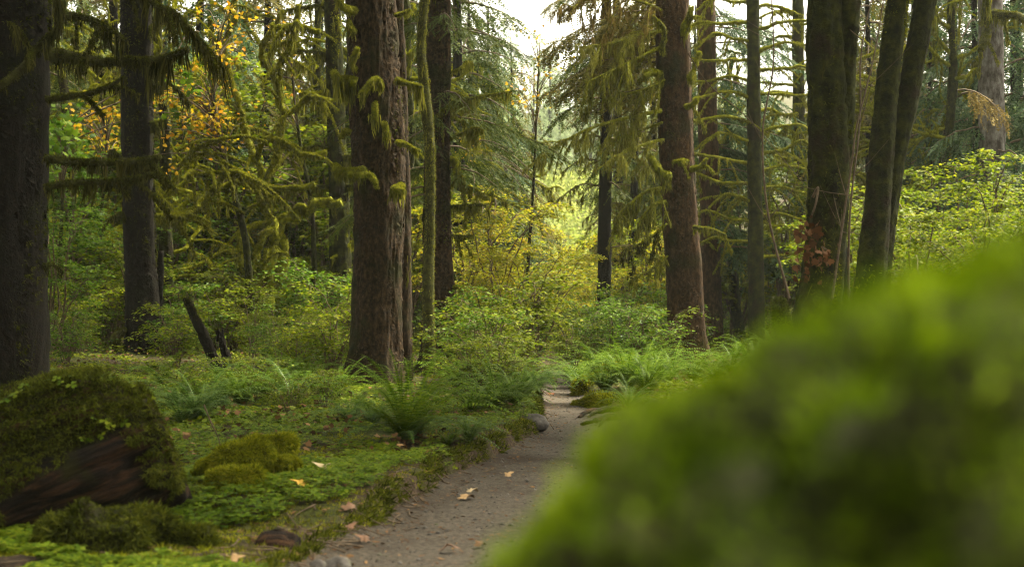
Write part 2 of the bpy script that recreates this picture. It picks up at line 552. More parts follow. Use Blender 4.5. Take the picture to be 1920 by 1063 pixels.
def strands(mb, pts, rad, n, lmax, wid, r=R, clump=3.0, seed=0, lmin=.03, power=1.6, side=0.6):
    """Ribbons of moss hanging from the underside of a limb, in clumps."""
    n = int(n)
    nl = max(n // 8, 1)
    p, nn, ra, f = scatter_on_tube(pts, rad, nl, r)
    off = nn * ra[:, None]
    off[:, 2] = np.minimum(off[:, 2], 0) * side
    q = p + off * .8
    cl = .5 + .5 * vnoise(np.stack([p[:, 0] * clump + seed, p[:, 1] * clump, p[:, 2] * clump * .5], 1))
    Ll = lmin + lmax * np.clip(cl * 1.25, 0, 1) ** power * r.uniform(.2, 1.1, nl)
    k_ = r.integers(0, nl, n)
    q = q[k_] + r.normal(0, .016, (n, 3)) * np.array([1, 1, .6])
    L = Ll[k_] * r.uniform(.3, 1.0, n)
    lev = np.array([0, .3, .65, 1.0])
    sway = r.normal(0, .10, (nl, 2))[k_] + r.normal(0, .05, (n, 2))
    wv = np.array([.75, 1.0, .7, .15])
    a = r.random(n) * math.pi
    e = np.stack([np.cos(a), np.sin(a), np.zeros(n)], 1)
    C = q[:, None] + np.zeros((n, 4, 3))
    C[:, :, 2] -= lev * L[:, None]
    for k in range(2):
        C[:, :, k] += sway[:, k:k + 1] * lev * L[:, None] + r.normal(0, .006, (n, 4)) * (lev > 0)
    W = (wid * r.uniform(.4, 1.4, n))[:, None, None] * wv[None, :, None] * e[:, None]
    V = np.stack([C - W, C + W], 2).reshape(-1, 3)
    b = np.arange(n)[:, None] * 8 + np.arange(3)[None] * 2
    Q = np.stack([b, b + 1, b + 3, b + 2], -1).reshape(-1, 4)
    mb.add(V, None, Q)


def lump(amp, fr, seed=0, octs=3):
    return lambda v, n: amp * fbm(v * fr + seed, octs)


def barkdisp(amp=.02, seed=0):
    def d(v, n):
        a = fbm(v * np.array([5, 5, 2.0]) + seed, 3)
        b = vnoise(v * np.array([26, 26, 11.0]) + seed)
        c = vnoise(v * np.array([60, 60, 30.0]) + seed)
        return amp * (1.1 * a + .55 * (1 - 2 * np.abs(b)) + .25 * c)
    return d


def conifer_branch(tw, wood, o, az_, L, r, rise=.15, droop=.55, tmpl=TWIG_LO, step=.13, tl=.2, hang=.45, side=.38, r0=.02, bare=.12):
    """One needled bough: a drooping axis, side shoots to both sides, twigs along every shoot."""
    out = np.array([math.cos(az_), math.sin(az_), 0])
    s = np.linspace(0, 1, 9)
    ax = o + out * (s * L)[:, None] + np.array([0, 0, 1.0]) * ((rise * s - droop * s ** 2) * L)[:, None]
    ax[1:] += np.cumsum(r.normal(0, .018 * L, (8, 3)), 0) * .6
    tube(wood, ax, np.linspace(r0, r0 * .25, 9), 4, cap=False)
    n = max(int(L / step), 3)
    sp = np.sort(r.uniform(bare, 1, n * 2))
    P, Dr = [], []
    prt = np.stack([np.interp(sp, s, ax[:, k]) for k in range(3)], 1)
    lat = np.cross(out, [0, 0, 1.0])
    for k, t in enumerate(sp):
        sg = 1 if k % 2 else -1
        bl = (side * L * (1.02 - t) ** .8 + tl * .8) * r.uniform(.6, 1.15)
        d = nrm(out * r.uniform(.5, .95) + lat * sg * r.uniform(.5, .95) + np.array([0, 0, -hang * r.uniform(.2, 1.1)]))
        m = max(int(bl / (tl * .33)), 1)
        u = (np.arange(m) + r.random(m) * .6) / m * bl
        q = prt[k] + d * u[:, None]
        q[:, 2] -= hang * .55 * u ** 2 / max(bl, .1)
        sl = np.where(np.arange(m) % 2, 1, -1)[:, None] * np.cross(d, [0, 0, 1.0]) * r.uniform(.2, 1.0, (m, 1))
        P.append(q)
        Dr.append(nrm(d + sl + np.array([0, 0, -hang]) * r.uniform(.2, 1.4, (m, 1)) + r.normal(0, .12, (m, 3))))
    P, Dr = np.vstack(P), np.vstack(Dr)
    m = len(P)
    for k in range(3):
        i = np.arange(k, m, 3)
        sc = tl * r.uniform(.65, 1.3, len(i))
        tw.inst(tmpl[k], P[i], frames(Dr[i], None, r.normal(0, .5, len(i))) * sc[:, None, None])
    return ax


def conifer_mesh(H, r, nb, Lmax, z0=.12, tmpl=TWIG_LO, step=.16, tl=.24, hang=.45, droop=.5, rise=.1, prof=1.0, trunk_r=.16, r0=.025):
    tw, wood = MB(), MB()
    zs = np.linspace(z0, .985, nb) ** 1.0
    for k, t in enumerate(zs):
        L = Lmax * ((1 - t) ** prof * (.75 + .25 * min(1, (t - z0) * 6 + .3))) * r.uniform(.6, 1.15) + .15
        conifer_branch(tw, wood, np.array([0, 0, t * H]), k * 2.4 + r.uniform(-.5, .5), L, r, rise, droop * r.uniform(.6, 1.3), tmpl, step, tl, hang, r0=r0)
    tk = MB()
    z = np.linspace(-.3, H, 24)
    tube(tk, np.stack([.05 * np.sin(z * .4), .05 * np.cos(z * .3), z], 1), trunk_r * (1 - z / H * .93) ** .9 + .01, 10, lump(.015, 4))
    for v in wood.v[:0]:
        pass
    return tw, wood, tk


def shrub_mesh(H, Rd, r, nst, leaf=.08, tmpl=MAPLE_LO, twigs=9, layered=.8, dens=1.0, arch=.5):
    """Stems that arch outward, with side twigs held in layers and leaves in pairs along them."""
    lf, st = MB(), MB()
    for k in range(nst):
        a = k / nst * 2 * math.pi + r.uniform(-.5, .5)
        h = H * r.uniform(.55, 1.05)
        reach = Rd * r.uniform(.25, 1.0)
        n = 12
        s = np.linspace(0, 1, n)
        o = np.array([math.cos(a), math.sin(a), 0])
        pth = np.array([0, 0, -.1]) + o * (reach * s ** 1.5)[:, None] + np.array([0, 0, 1.0]) * (h * np.sin(s * (1.57 + arch * r.uniform(0, .8))))[:, None]
        pth += np.cumsum(r.normal(0, .02 * H, (n, 3)), 0) * np.array([1, 1, .3])
        tube(st, pth, np.linspace(.012 * H ** .8, .003, n), 5, cap=False)
        for j in range(int(twigs * (h / H))):
            t = r.uniform(.22, 1) ** .8
            b = np.array([np.interp(t, s, pth[:, c]) for c in range(3)])
            az_ = a + r.uniform(-1.9, 1.9)
            tl = Rd * r.uniform(.25, .6) * (1.1 - .5 * t)
            d = np.array([math.cos(az_), math.sin(az_), r.uniform(-.15, .35) * (2 - layered * 1.6)])
            m = max(int(tl / (leaf * .45) * dens), 3)
            u = np.linspace(.08, 1, m)
            q = b + d * (u * tl)[:, None] + np.array([0, 0, -.22 * tl]) * (u ** 2)[:, None] + r.normal(0, leaf * .25, (m, 3)) * np.array([1, 1, .6])
            tube(st, np.vstack([b, q[m // 2], q[-1]]), [.004, .003, .0015], 3, cap=False)
            lat = np.cross(nrm(d), [0, 0, 1.0])
            reps = 2
            for z in range(reps):
                sg = np.where((np.arange(m) + z) % 2, 1, -1)[:, None]
                dd = nrm(nrm(d) * .6 + lat * sg * r.uniform(.4, 1.2, (m, 1)) + r.normal(0, .3, (m, 3)) * np.array([1, 1, .7]) + np.array([0, 0, -.25]))
                up = nrm(np.array([0, 0, 1.0]) + r.normal(0, .38, (m, 3)))
                sc = leaf * r.uniform(.6, 1.25, m)
                w = r.normal(0, leaf * .7, (m, 3)) * np.array([1, 1, .5])
                lf.inst(tmpl, q + w, frames(dd, up) * sc[:, None, None])
    return lf, st


def frond_tmpl(L, arch, pairs, wid, r, lean=.9):
    """One sword-fern frond: an arching midrib with narrow leaflets on both sides."""
    s = np.linspace(0, 1, 14)
    ang = lean - arch * s ** 1.3 * 1.7
    ds = L / 13
    y = np.concatenate([[0], np.cumsum(np.cos(ang[:-1]) * ds)])
    z = np.concatenate([[0], np.cumsum(np.sin(ang[:-1]) * ds)])
    v, t = [], []
    for i in range(13):
        b = len(v)
        w0, w1 = .006 * (1 - s[i]) + .0015, .006 * (1 - s[i + 1]) + .0015
        v += [(-w0, y[i], z[i] + .002), (w0, y[i], z[i] + .002), (w1, y[i + 1], z[i + 1] + .002), (-w1, y[i + 1], z[i + 1] + .002)]
        t += [(b, b + 1, b + 2), (b, b + 2, b + 3)]
    for i in range(pairs):
        u = .08 + .91 * i / pairs
        yy, zz = np.interp(u, s, y), np.interp(u, s, z)
        an = np.interp(u, s, ang)
        l = wid * (math.sin(min(1, u * 3.2 + .25) * 1.57) * (1.03 - u) ** .55) * r.uniform(.9, 1.08)
        hw = L / pairs * .25
        ty, tz = math.cos(an), math.sin(an)
        for sg in (-1, 1):
            fx, fy = .96, .28
            b = len(v)
            dz = -l * r.uniform(.05, .35)
            v += [(0, yy - ty * hw, zz - tz * hw), (0, yy + ty * hw, zz + tz * hw),
                  (sg * l * fx * .6, yy + ty * (l * fy * .6 + hw * .8), zz + tz * l * fy * .6 + dz * .3),
                  (sg * l * fx * .6, yy + ty * (l * fy * .6 - hw * .9), zz + tz * l * fy * .6 + dz * .3),
                  (sg * l * fx, yy + ty * l * fy, zz + tz * l * fy + dz)]
            t += [(b, b + 1, b + 2), (b, b + 2, b + 3), (b + 3, b + 2, b + 4)]
    return np.array(v), np.array(t)


def rot_z(a):
    c, s = np.cos(a), np.sin(a)
    m = np.zeros((len(a), 3, 3))
    m[:, 0, 0] = c; m[:, 0, 1] = -s; m[:, 1, 0] = s; m[:, 1, 1] = c; m[:, 2, 2] = 1
    return m

# ------------------------------------------------------------------ ground and trail
PY = np.array([3.0, 6.5, 8.0, 10.35, 12.0, 13.6, 15.0, 16.5, 18.0, 19.5, 21.0, 23.0, 26.0])
PX = np.array([-1.3, -.46, -.20, .17, .56, .80, .84, .76, .70, .68, .70, .74, .78])
PW = np.array([.62, .60, .58, .56, .56, .54, .49, .42, .34, .28, .22, .16, .10])


def pc(y):
    return np.interp(y, PY, PX)


def pw(y):
    return np.interp(y, PY, PW)


def base_z(x, y):
    x, y = np.broadcast_arrays(np.asarray(x, float), np.asarray(y, float))
    z = .30 * ss((-x - 1.8) / 7) * ss((y - 11) / 12) + .85 * ss((x - 3.1) / 3.2) * ss((24 - y) / 10 + .2)
    far = ss((y - 70) / 60)
    z = z + far * (y - 70) * .17 + far * 4 * ss((np.abs(x - .03 * y) - 8) / 40)
    return z


def dpath(x, y):
    d = np.abs(x - pc(y)) - pw(y)
    wob = .11 * fbm(np.stack([np.ravel(x) * 1.7, np.ravel(y) * 1.7, np.zeros(np.size(x))], 1), 4).reshape(np.shape(x))
    return np.where(y < 25.5, d + wob, 5.0)


def ground_z(x, y):
    x, y = np.broadcast_arrays(np.asarray(x, float), np.asarray(y, float))
    p = np.stack([x.ravel(), y.ravel(), np.zeros(x.size)], 1)
    d = dpath(x, y)
    z = base_z(x, y)
    off = ss(d / 1.3)
    z = z + off * (.07 * fbm(p * .8, 2) + .03 * fbm(p * 3.1 + 9, 2)).reshape(x.shape)
    near = ss((y - 7.6) / 1.2)
    bank = (.125 * near + .02) * ss(d / .07) + .02 * ss(d / .3)
    z = z + bank + ss((d + .02) / .1) * (.035 * fbm(p * 8 + 3, 4)).reshape(x.shape)
    return z


def path_z(x, y):
    x, y = np.broadcast_arrays(np.asarray(x, float), np.asarray(y, float))
    p = np.stack([x.ravel(), y.ravel(), np.zeros(x.size)], 1)
    fade = .12 + .88 * ss((17.5 - y) / 5)
    return base_z(x, y) + fade * (.016 * fbm(p * 1.6, 2) + .010 * fbm(p * 7, 3) + .004 * fbm(p * 30, 2)).reshape(x.shape) + .03 * ss((dpath(x, y) + .12) / .14)


def gz(x, y):
    return float(ground_z(np.array([x]), np.array([y]))[0])


def on_ground(X, Y):
    """Ground point that shows at photograph pixel (X, Y)."""
    D = np.linspace(5, 70, 1400)
    x = (X - 960) / F * D
    z = ground_z(x, D)
    yy = HZ + (CZ - z) / D * F
    k = np.argmax(yy <= Y) if (yy <= Y).any() else len(D) - 1
    return np.array([x[k], D[k], z[k]])


def grid(xs, ys, zf, keep=None):
    X, Y = np.meshgrid(xs, ys)
    V = np.stack([X, Y, zf(X, Y)], -1).reshape(-1, 3)
    nx, ny = len(xs), len(ys)
    i = (np.arange(ny - 1)[:, None] * nx + np.arange(nx - 1)[None]).ravel()
    Q = np.stack([i, i + 1, i + nx + 1, i + nx], 1)
    return V, Q


def spaced(a, b, lo, hi, d0, g):
    """Fine steps d0 between lo and hi, growing by g outside."""
    c = list(np.arange(lo, hi, d0))
    s, x = d0, hi
    while x < b:
        c.append(x); s *= g; x += s
    c.append(b)
    s, x, pre = d0, lo, []
    while x > a:
        s *= g; x -= s; pre.append(x)
    return np.array(pre[::-1] + c)


xs = spaced(-150, 150, -4.5, 3.0, .045, 1.10)
ys = spaced(-12, 330, 6.0, 19.0, .055, 1.045)
V, Q = grid(xs, ys, lambda X, Y: ground_z(X, Y) - .06 * ss(-dpath(X, Y) / .10))
mb = MB(); mb.add(V, None, Q)
go = mb.build('ground', M['ground'], None, True)
at = go.data.attributes.new('bare', 'FLOAT', 'POINT')
d_ = dpath(V[:, 0], V[:, 1])
nz_ = fbm(V * np.array([2.6, 2.6, 0]) + 5, 4)
at.data.foreach_set('value', np.clip(1.0 - d_ / (.26 + .9 * ss((9.5 - V[:, 1]) / 3)) + 1.7 * nz_, 0, 1).astype(np.float32) * (V[:, 1] < 26))
tag(go, 'dark mossy forest floor either side of the trail', kind='structure')
yp = np.arange(4.0, 25.3, .05)
u = np.linspace(-1, 1, 48)
X = pc(yp)[:, None] + u[None] * (pw(yp) + .10)[:, None]
Y = np.broadcast_to(yp[:, None], X.shape)
V = np.stack([X, Y, path_z(X, Y)], -1).reshape(-1, 3)
i = (np.arange(len(yp) - 1)[:, None] * 48 + np.arange(47)[None]).ravel()
mb = MB(); mb.add(V, None, np.stack([i, i + 1, i + 49, i + 48], 1))
tag(mb.build('path', M['path'], None, True), 'narrow grey brown dirt trail curving into the forest', kind='structure')


# ------------------------------------------------------------------ helpers for the hero trees
def wobj(mb, name, mat, parent, smooth=False):
    """A mesh collected in world coordinates, hung under an Empty at its place."""
    o = mb.build(name, mat, parent, smooth)
    if parent is not None and parent.type == 'EMPTY':
        o.location = -parent.location
    return o


def pxcurve(pts, n):
    """pts of (photo x, photo y, depth) -> smooth world curve."""
    return curve(np.array([px(*p) for p in pts]), n)


def trunk(parent, spec, mat, top=None, sides=80, amp=.02, seed=0, flare=0.0, step=.05, lobes=0.0):
    """spec: rows (photo x, photo y, depth, width in photo px) from the foot upwards."""
    pts = np.array([px(a, b, d) for a, b, d, w in spec])
    rad = np.array([w * d / F / 2 for a, b, d, w in spec])
    if top:
        e = nrm(pts[-1] - pts[-2])
        pts = np.vstack([pts, pts[-1] + np.array([e[0] * .6, e[1] * .6, 1.0]) * (top - pts[-1][2])])
        rad = np.append(rad, rad[-1] * .55)
    foot = pts[0] - np.array([0, 0, .35])
    pts = np.vstack([foot, pts]); rad = np.append(rad[0] * 1.04, rad)
    zz = pts[-1][2] - pts[0][2]
    c = curve(np.hstack([pts, rad[:, None]]), max(int(min(zz, 8) / step), 20))
    p, r_ = c[:, :3], c[:, 3]
    h = p[:, 2] - pts[1][2]
    r_ = r_ * (1 + flare * np.exp(-np.maximum(h, 0) / .35))
    bd = barkdisp(amp, seed)
    cx = p[:, :2].mean(0)
    def disp(v, n):
        a = np.arctan2(n[:, 1], n[:, 0])
        fl_ = 1 + (3.5 * np.exp(-np.maximum(v[:, 2] - pts[1][2], 0) / .28) if flare > .15 else 0)
        return bd(v, n) + fl_ * lobes * (np.sin(a * 3 + seed + v[:, 2] * .25) + .6 * np.sin(a * 7 + 2 * seed + v[:, 2] * .4)) * .5
    m = MB()
    tube(m, p, r_, sides, disp)
    return wobj(m, 'trunk', mat, parent, True), p, r_


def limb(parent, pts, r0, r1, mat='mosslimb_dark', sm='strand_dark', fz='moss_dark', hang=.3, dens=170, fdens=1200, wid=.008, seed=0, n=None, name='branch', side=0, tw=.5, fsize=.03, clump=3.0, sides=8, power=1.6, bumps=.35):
    """A mossy branch (part) with its hanging moss (sub-part); pts are world points."""
    L = float(np.linalg.norm(np.diff(np.asarray(pts), axis=0), axis=1).sum())
    n = n or max(int(L / .06), 8)
    p = curve(pts, n)
    p[1:-1] += .6 * r0 * np.stack([vnoise(p[1:-1] * 6 + seed + k * 9) for k in range(3)], 1)
    ra = np.linspace(r0, r1, n) * (1 + bumps * vnoise(p * 9 + seed))
    m, h = MB(), MB()
    tube(m, p, ra, sides, lump(r0 * .35, 18, seed))
    lines = [(p, ra)]
    r = np.random.default_rng(seed + 77)
    for k in range(side):
        t = r.uniform(.2, .98)
        o = np.array([np.interp(t * (n - 1), np.arange(n), p[:, c]) for c in range(3)])
        d = nrm(nrm(p[-1] - p[0]) * r.uniform(.2, .9) + np.array([r.normal(0, .5), r.normal(0, .7), r.uniform(-.8, .1)]))
        l = tw * r.uniform(.4, 1.1)
        q = curve([o, o + d * l * .5 + [0, 0, -.03 * l], o + d * l + [0, 0, -.28 * l]], 8)
        rr = np.linspace(r0 * .35, .004, 8)
        tube(m, q, rr, 5, lump(.004, 30, seed))
        lines.append((q, rr))
    for q, rr in lines:
        l = float(np.linalg.norm(np.diff(q, axis=0), axis=1).sum())
        sc = 1.0 if q is p else .5
        strands(h, q, rr, int(dens * l), hang * sc, wid, R, clump, seed, power=power)
        fuzz(h, q, rr, int(fdens * l * max(rr.mean() / .05, .35)), fsize)
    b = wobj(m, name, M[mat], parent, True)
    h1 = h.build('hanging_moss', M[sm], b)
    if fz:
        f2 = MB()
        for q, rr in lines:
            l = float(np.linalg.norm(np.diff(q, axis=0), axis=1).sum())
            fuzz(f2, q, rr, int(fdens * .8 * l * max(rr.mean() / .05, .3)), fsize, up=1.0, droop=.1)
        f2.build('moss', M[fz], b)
    return b, p


def twiggy(parent, pts, n, ln, r0=.012, mat='twig', seed=0, moss='strand', name='branch', hang=.25, dens=90, fork=2):
    """A bare bough of thin drooping twigs hung with fine moss."""
    r = np.random.default_rng(seed + 500)
    p = curve(pts, 24)
    m, h = MB(), MB()
    ra = np.linspace(r0, r0 * .35, 24)
    tube(m, p, ra, 6, lump(r0 * .3, 20, seed))
    L = [(p, ra)]
    for k in range(n):
        t = r.uniform(.1, 1)
        o = np.array([np.interp(t * 23, np.arange(24), p[:, c]) for c in range(3)])
        d = nrm(nrm(p[-1] - p[0]) * r.uniform(.3, 1) + np.array([r.normal(0, .35), r.normal(0, .6), r.uniform(-.9, .15)]))
        l = ln * r.uniform(.35, 1.1) * (1.1 - .5 * t)
        q = curve([o, o + d * l * .5, o + d * l + [0, 0, -.3 * l]], 8)
        rr = np.linspace(r0 * .45, .003, 8)
        tube(m, q, rr, 4, cap=False)
        L.append((q, rr))
        for z in range(fork):
            o2 = q[r.integers(2, 7)]
            d2 = nrm(d + r.normal(0, .6, 3) + np.array([0, 0, -.6]))
            q2 = curve([o2, o2 + d2 * l * .22, o2 + d2 * l * .4 + [0, 0, -.12 * l]], 5)
            rr2 = np.linspace(.004, .002, 5)
            tube(m, q2, rr2, 3, cap=False)
            L.append((q2, rr2))
    for q, rr in L:
        l = float(np.linalg.norm(np.diff(q, axis=0), axis=1).sum())
        strands(h, q, rr, int(dens * l) + 1, hang if q is p else hang * .7, .0065, R, 4, seed, power=1.3)
        fuzz(h, q, rr, int(350 * l * (2 if q is p else 1)), .022)
    b = wobj(m, name, M[mat], parent, True)
    h.build('hanging_moss', M[moss], b)
    return b


def trunk_moss(parent, p, ra, n, size, thr, mat='moss_dark', hn=0, hl=.3, hmat='strand_dark', z0=0, z1=9, seed=0, wid=.007):
    """Moss cushions in patches on a trunk, and veils of moss hanging down it."""
    k = (p[:, 2] > z0 - .2) & (p[:, 2] < z1)
    p, ra = p[k], ra[k]
    m = MB()
    fuzz(m, p, ra, n, size, keep=lambda q, nn: fbm(q * np.array([1.6, 1.6, .8]) + seed, 3) > thr, up=.2, droop=.9, inset=1.0)
    o = wobj(m, 'moss', M[mat], parent)
    if hn:
        s = MB()
        strands(s, p, ra * 1.06, hn, hl, wid, R, 1.4, seed, side=1.0)
        wobj(s, 'hanging_moss', M[hmat], parent)
    return o


def crown(parent, mesh, z, mat, rz, s):
    """Out-of-view crown added high on a trunk to shade what lies below."""
    for nm, me, mt in mesh:
        o = obj(nm, me, parent, mt)
        o.location = z
        o.rotation_euler = (0, 0, rz)
        o.scale = (s, s, s)


# shared meshes -----------------------------------------------------
rg = np.random.default_rng(21)
shade_crown = []  # unseen crowns, added to shade the trunks and ground under them
for k in range(2):
    tw, wood, tk = conifer_mesh(11, rg, 46, 3.4, .02, TWIG_LO, .24, .42, .4, .45, .12, .8, .2, .035)
    shade_crown.append((('crown', tw.mesh('shade_crown_needles', M['needle']), None), ('bough', wood.mesh('shade_crown_boughs', M['twig']), None)))

# ------------------------------------------------------------------ the large trees along the trail
def base_of(spec):
    return px(*spec[0][:3])


def bark_flakes(parent, p, ra, n, s0, s1, mat):
    k = p[:, 2] < 6.5
    q, nn, rr, f = scatter_on_tube(p[k], ra[k], n, R)
    q = q + nn * rr[:, None]
    d = nrm(np.cross(nn, [0, 0, 1.0]) * R.normal(0, .35, (n, 1)) + np.array([0, 0, -1.0]) + nn * R.uniform(.05, .30, (n, 1)))
    m = MB()
    m.inst(BLADE, q, frames(d, nn, R.normal(0, .3, n)) * R.uniform(s0, s1, n)[:, None, None] * np.array([1.5, 1, 1]))
    wobj(m, 'bark_flakes', mat, parent)


# giant at the left edge
s_ = [(-8, 900, 14, 196), (-6, 740, 14, 182), (-4, 500, 14, 172), (-2, 250, 14, 172), (0, 0, 14, 176), (2, -150, 14, 170)]
T = thing('spruce_tree', 'huge shaded spruce with bare moss hung branches at the left edge behind the mossy log', 'tree', base_of(s_))
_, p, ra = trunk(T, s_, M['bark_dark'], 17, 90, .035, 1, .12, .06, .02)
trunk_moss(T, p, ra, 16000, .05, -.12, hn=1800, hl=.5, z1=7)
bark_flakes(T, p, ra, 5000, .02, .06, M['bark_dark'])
D = 13.6
for k, (q, r0, r1, hg, dn) in enumerate([
    ([(86, 100, D), (150, 112, D), (215, 118, D - .1), (300, 112, D - .2), (352, 94, D - .3)], .062, .028, .42, 300),
    ([(85, 187, D), (130, 183, D), (185, 170, D - .1), (236, 147, D - .3)], .028, .010, .22, 130),
    ([(84, 298, D), (130, 305, D), (190, 306, D), (250, 305, D - .1), (302, 294, D - .2)], .038, .020, .30, 260),
    ([(82, 352, D), (130, 346, D), (200, 340, D - .1), (292, 328, D - .3)], .034, .016, .36, 300),
    ([(-10, 170, D - .6), (40, 128, D - .6), (80, 82, D - .7), (118, 40, D - .8), (104, -10, D - .9)], .035, .02, .5, 240),
    ([(104, 30, D), (150, 32, D), (190, 46, D - .2), (236, 78, D - .4)], .030, .016, .5, 260),
    ([(82, 500, D), (100, 497, D), (118, 508, D)], .02, .01, .15, 120),
    ([(70, -60, D), (160, -35, D), (250, -10, D), (330, 30, D - .4), (395, 95, D - .5), (420, 130, D - .5)], .032, .012, .5, 260)]):
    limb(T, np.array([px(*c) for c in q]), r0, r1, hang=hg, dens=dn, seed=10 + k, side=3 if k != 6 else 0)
crown(T, shade_crown[0], (0, 0, 7.4), None, .4, 1.6)

# second dark spruce
s_ = [(270, 672, 24, 66), (268, 600, 24, 60), (262, 450, 24, 56), (258, 250, 24, 56), (256, 0, 24, 56), (255, -150, 24, 54)]
T = thing('spruce_tree', 'dark moss draped spruce second from the left, with a thin broken snag against it', 'tree', base_of(s_))
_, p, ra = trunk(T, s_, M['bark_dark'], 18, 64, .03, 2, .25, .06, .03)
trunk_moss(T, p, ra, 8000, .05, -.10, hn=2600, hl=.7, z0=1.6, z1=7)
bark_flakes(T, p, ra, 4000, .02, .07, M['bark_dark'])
for k, (q, r0, r1, hg) in enumerate([
    ([(244, 120, 24), (220, 100, 23.8), (205, 75, 23.6), (198, 40, 23.5)], .05, .02, .4),
    ([(242, 300, 24), (222, 295, 23.8), (205, 285, 23.6)], .05, .03, .4),
    ([(275, 230, 24), (290, 232, 23.8), (304, 226, 23.6)], .04, .02, .5),
    ([(275, 150, 24), (296, 160, 23.8), (320, 155, 23.6)], .04, .02, .6),
    ([(246, 410, 24), (232, 402, 23.8), (220, 404, 23.6)], .03, .02, .3),
    ([(246, 620, 24), (225, 620, 23.6), (208, 640, 23.4)], .05, .03, .2),
    ([(275, 60, 24), (300, 40, 23.6), (330, 30, 23.4), (350, 45, 23.2)], .04, .02, .7)]):
    limb(T, np.array([px(*c) for c in q]), r0, r1, hang=hg, dens=320, seed=30 + k, side=2, wid=.010)
crown(T, shade_crown[1], (0, 0, 8.6), None, 1.4, 1.2)
s_ = [(299, 672, 24.2, 20), (298, 600, 24.2, 16), (300, 520, 24.2, 13), (301, 470, 24.2, 8)]
T = thing('snag', 'thin broken dead pole standing against the dark spruce second from the left', 'dead tree', base_of(s_))
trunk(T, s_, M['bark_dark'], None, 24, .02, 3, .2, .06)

# central spruce
s_ = [(706, 752, 18.5, 104), (707, 700, 18.5, 94), (709, 600, 18.5, 86), (711, 450, 18.5, 88), (711, 330, 18.5, 94), (708, 240, 18.5, 98), (702, 140, 18.5, 92), (697, 50, 18.5, 86), (694, -40, 18.5, 82), (692, -150, 18.5, 78)]
T = thing('spruce_tree', 'big brown spruce with rough flaking bark and thick mossy stubs, left of the trail', 'tree', base_of(s_))
_, p, ra = trunk(T, s_, M['bark'], 19, 120, .042, 5, .38, .035, .03)
trunk_moss(T, p, ra, 9000, .035, .12, mat='moss_dark', hn=1500, hl=.45, hmat='strand', z0=2.4, z1=6.2, seed=4)
bark_flakes(T, p, ra, 5200, .015, .05, M['bark'])
D = 18.1
for k, (q, r0, r1, hg, dn) in enumerate([
    ([(668, 158, D), (650, 155, D), (635, 150, D - .1), (626, 136, D - .1)], .085, .05, .40, 700),
    ([(682, 325, D), (660, 324, D - .1), (640, 320, D - .1), (627, 314, D - .1)], .085, .06, .34, 800),
    ([(666, 22, D), (648, 16, D - .2), (634, 0, D - .3), (624, -20, D - .3)], .05, .04, .2, 200),
    ([(712, 160, D - .3), (702, 150, D - .4), (692, 158, D - .45), (682, 176, D - .45), (676, 185, D - .45)], .04, .045, .45, 700),
    ([(703, 195, D - .4), (704, 210, D - .42), (703, 228, D - .42)], .038, .03, .2, 400),
    ([(722, 232, D - .4), (727, 246, D - .42), (726, 262, D - .42)], .04, .03, .25, 400),
    ([(664, 62, D), (655, 52, D - .1), (652, 40, D - .1)], .035, .03, .3, 300),
    ([(666, 130, D), (660, 118, D - .1), (670, 92, D - .2)], .03, .03, .3, 300),
    ([(690, 330, D - .3), (700, 338, D - .35), (706, 352, D - .35)], .04, .025, .3, 500),
    ([(742, 30, D), (755, 26, D - .1), (768, 20, D - .2)], .025, .012, .15, 150),
    ([(745, 150, D), (768, 158, D - .2), (790, 164, D - .3)], .03, .02, .6, 500),
    ([(745, 268, D), (760, 272, D - .2), (785, 284, D - .3)], .03, .02, .5, 450),
    ([(752, 350, D), (742, 356, D - .3), (757, 360, D - .3)], .05, .04, .4, 500),
    ([(658, 250, D), (648, 246, D), (640, 258, D)], .035, .03, .2, 400)]):
    limb(T, np.array([px(*c) for c in q]), r0, r1, 'mosslimb_dark' if k in (9, 10, 11) else 'mosslimb', 'strand', 'moss', hang=hg, dens=dn, seed=50 + k, fsize=.028, fdens=2600, wid=.009, n=16, bumps=.15)
crown(T, shade_crown[0], (0, 0, 8.6), None, 2.2, .7)
s_ = [(757, 745, 19.1, 34), (757, 600, 19.1, 28), (758, 450, 19.1, 26), (755, 300, 19.1, 24), (748, 100, 19.1, 22), (744, -100, 19.1, 20)]
T = thing('spruce_tree', 'slim brown trunk pressed against the right side of the big flaking spruce', 'tree', base_of(s_))
_, p, ra = trunk(T, s_, M['bark'], 12, 40, .018, 6, .2, .05)
trunk_moss(T, p, ra, 2500, .03, .1, hn=700, hl=.5, hmat='strand', z0=1.8, z1=6)

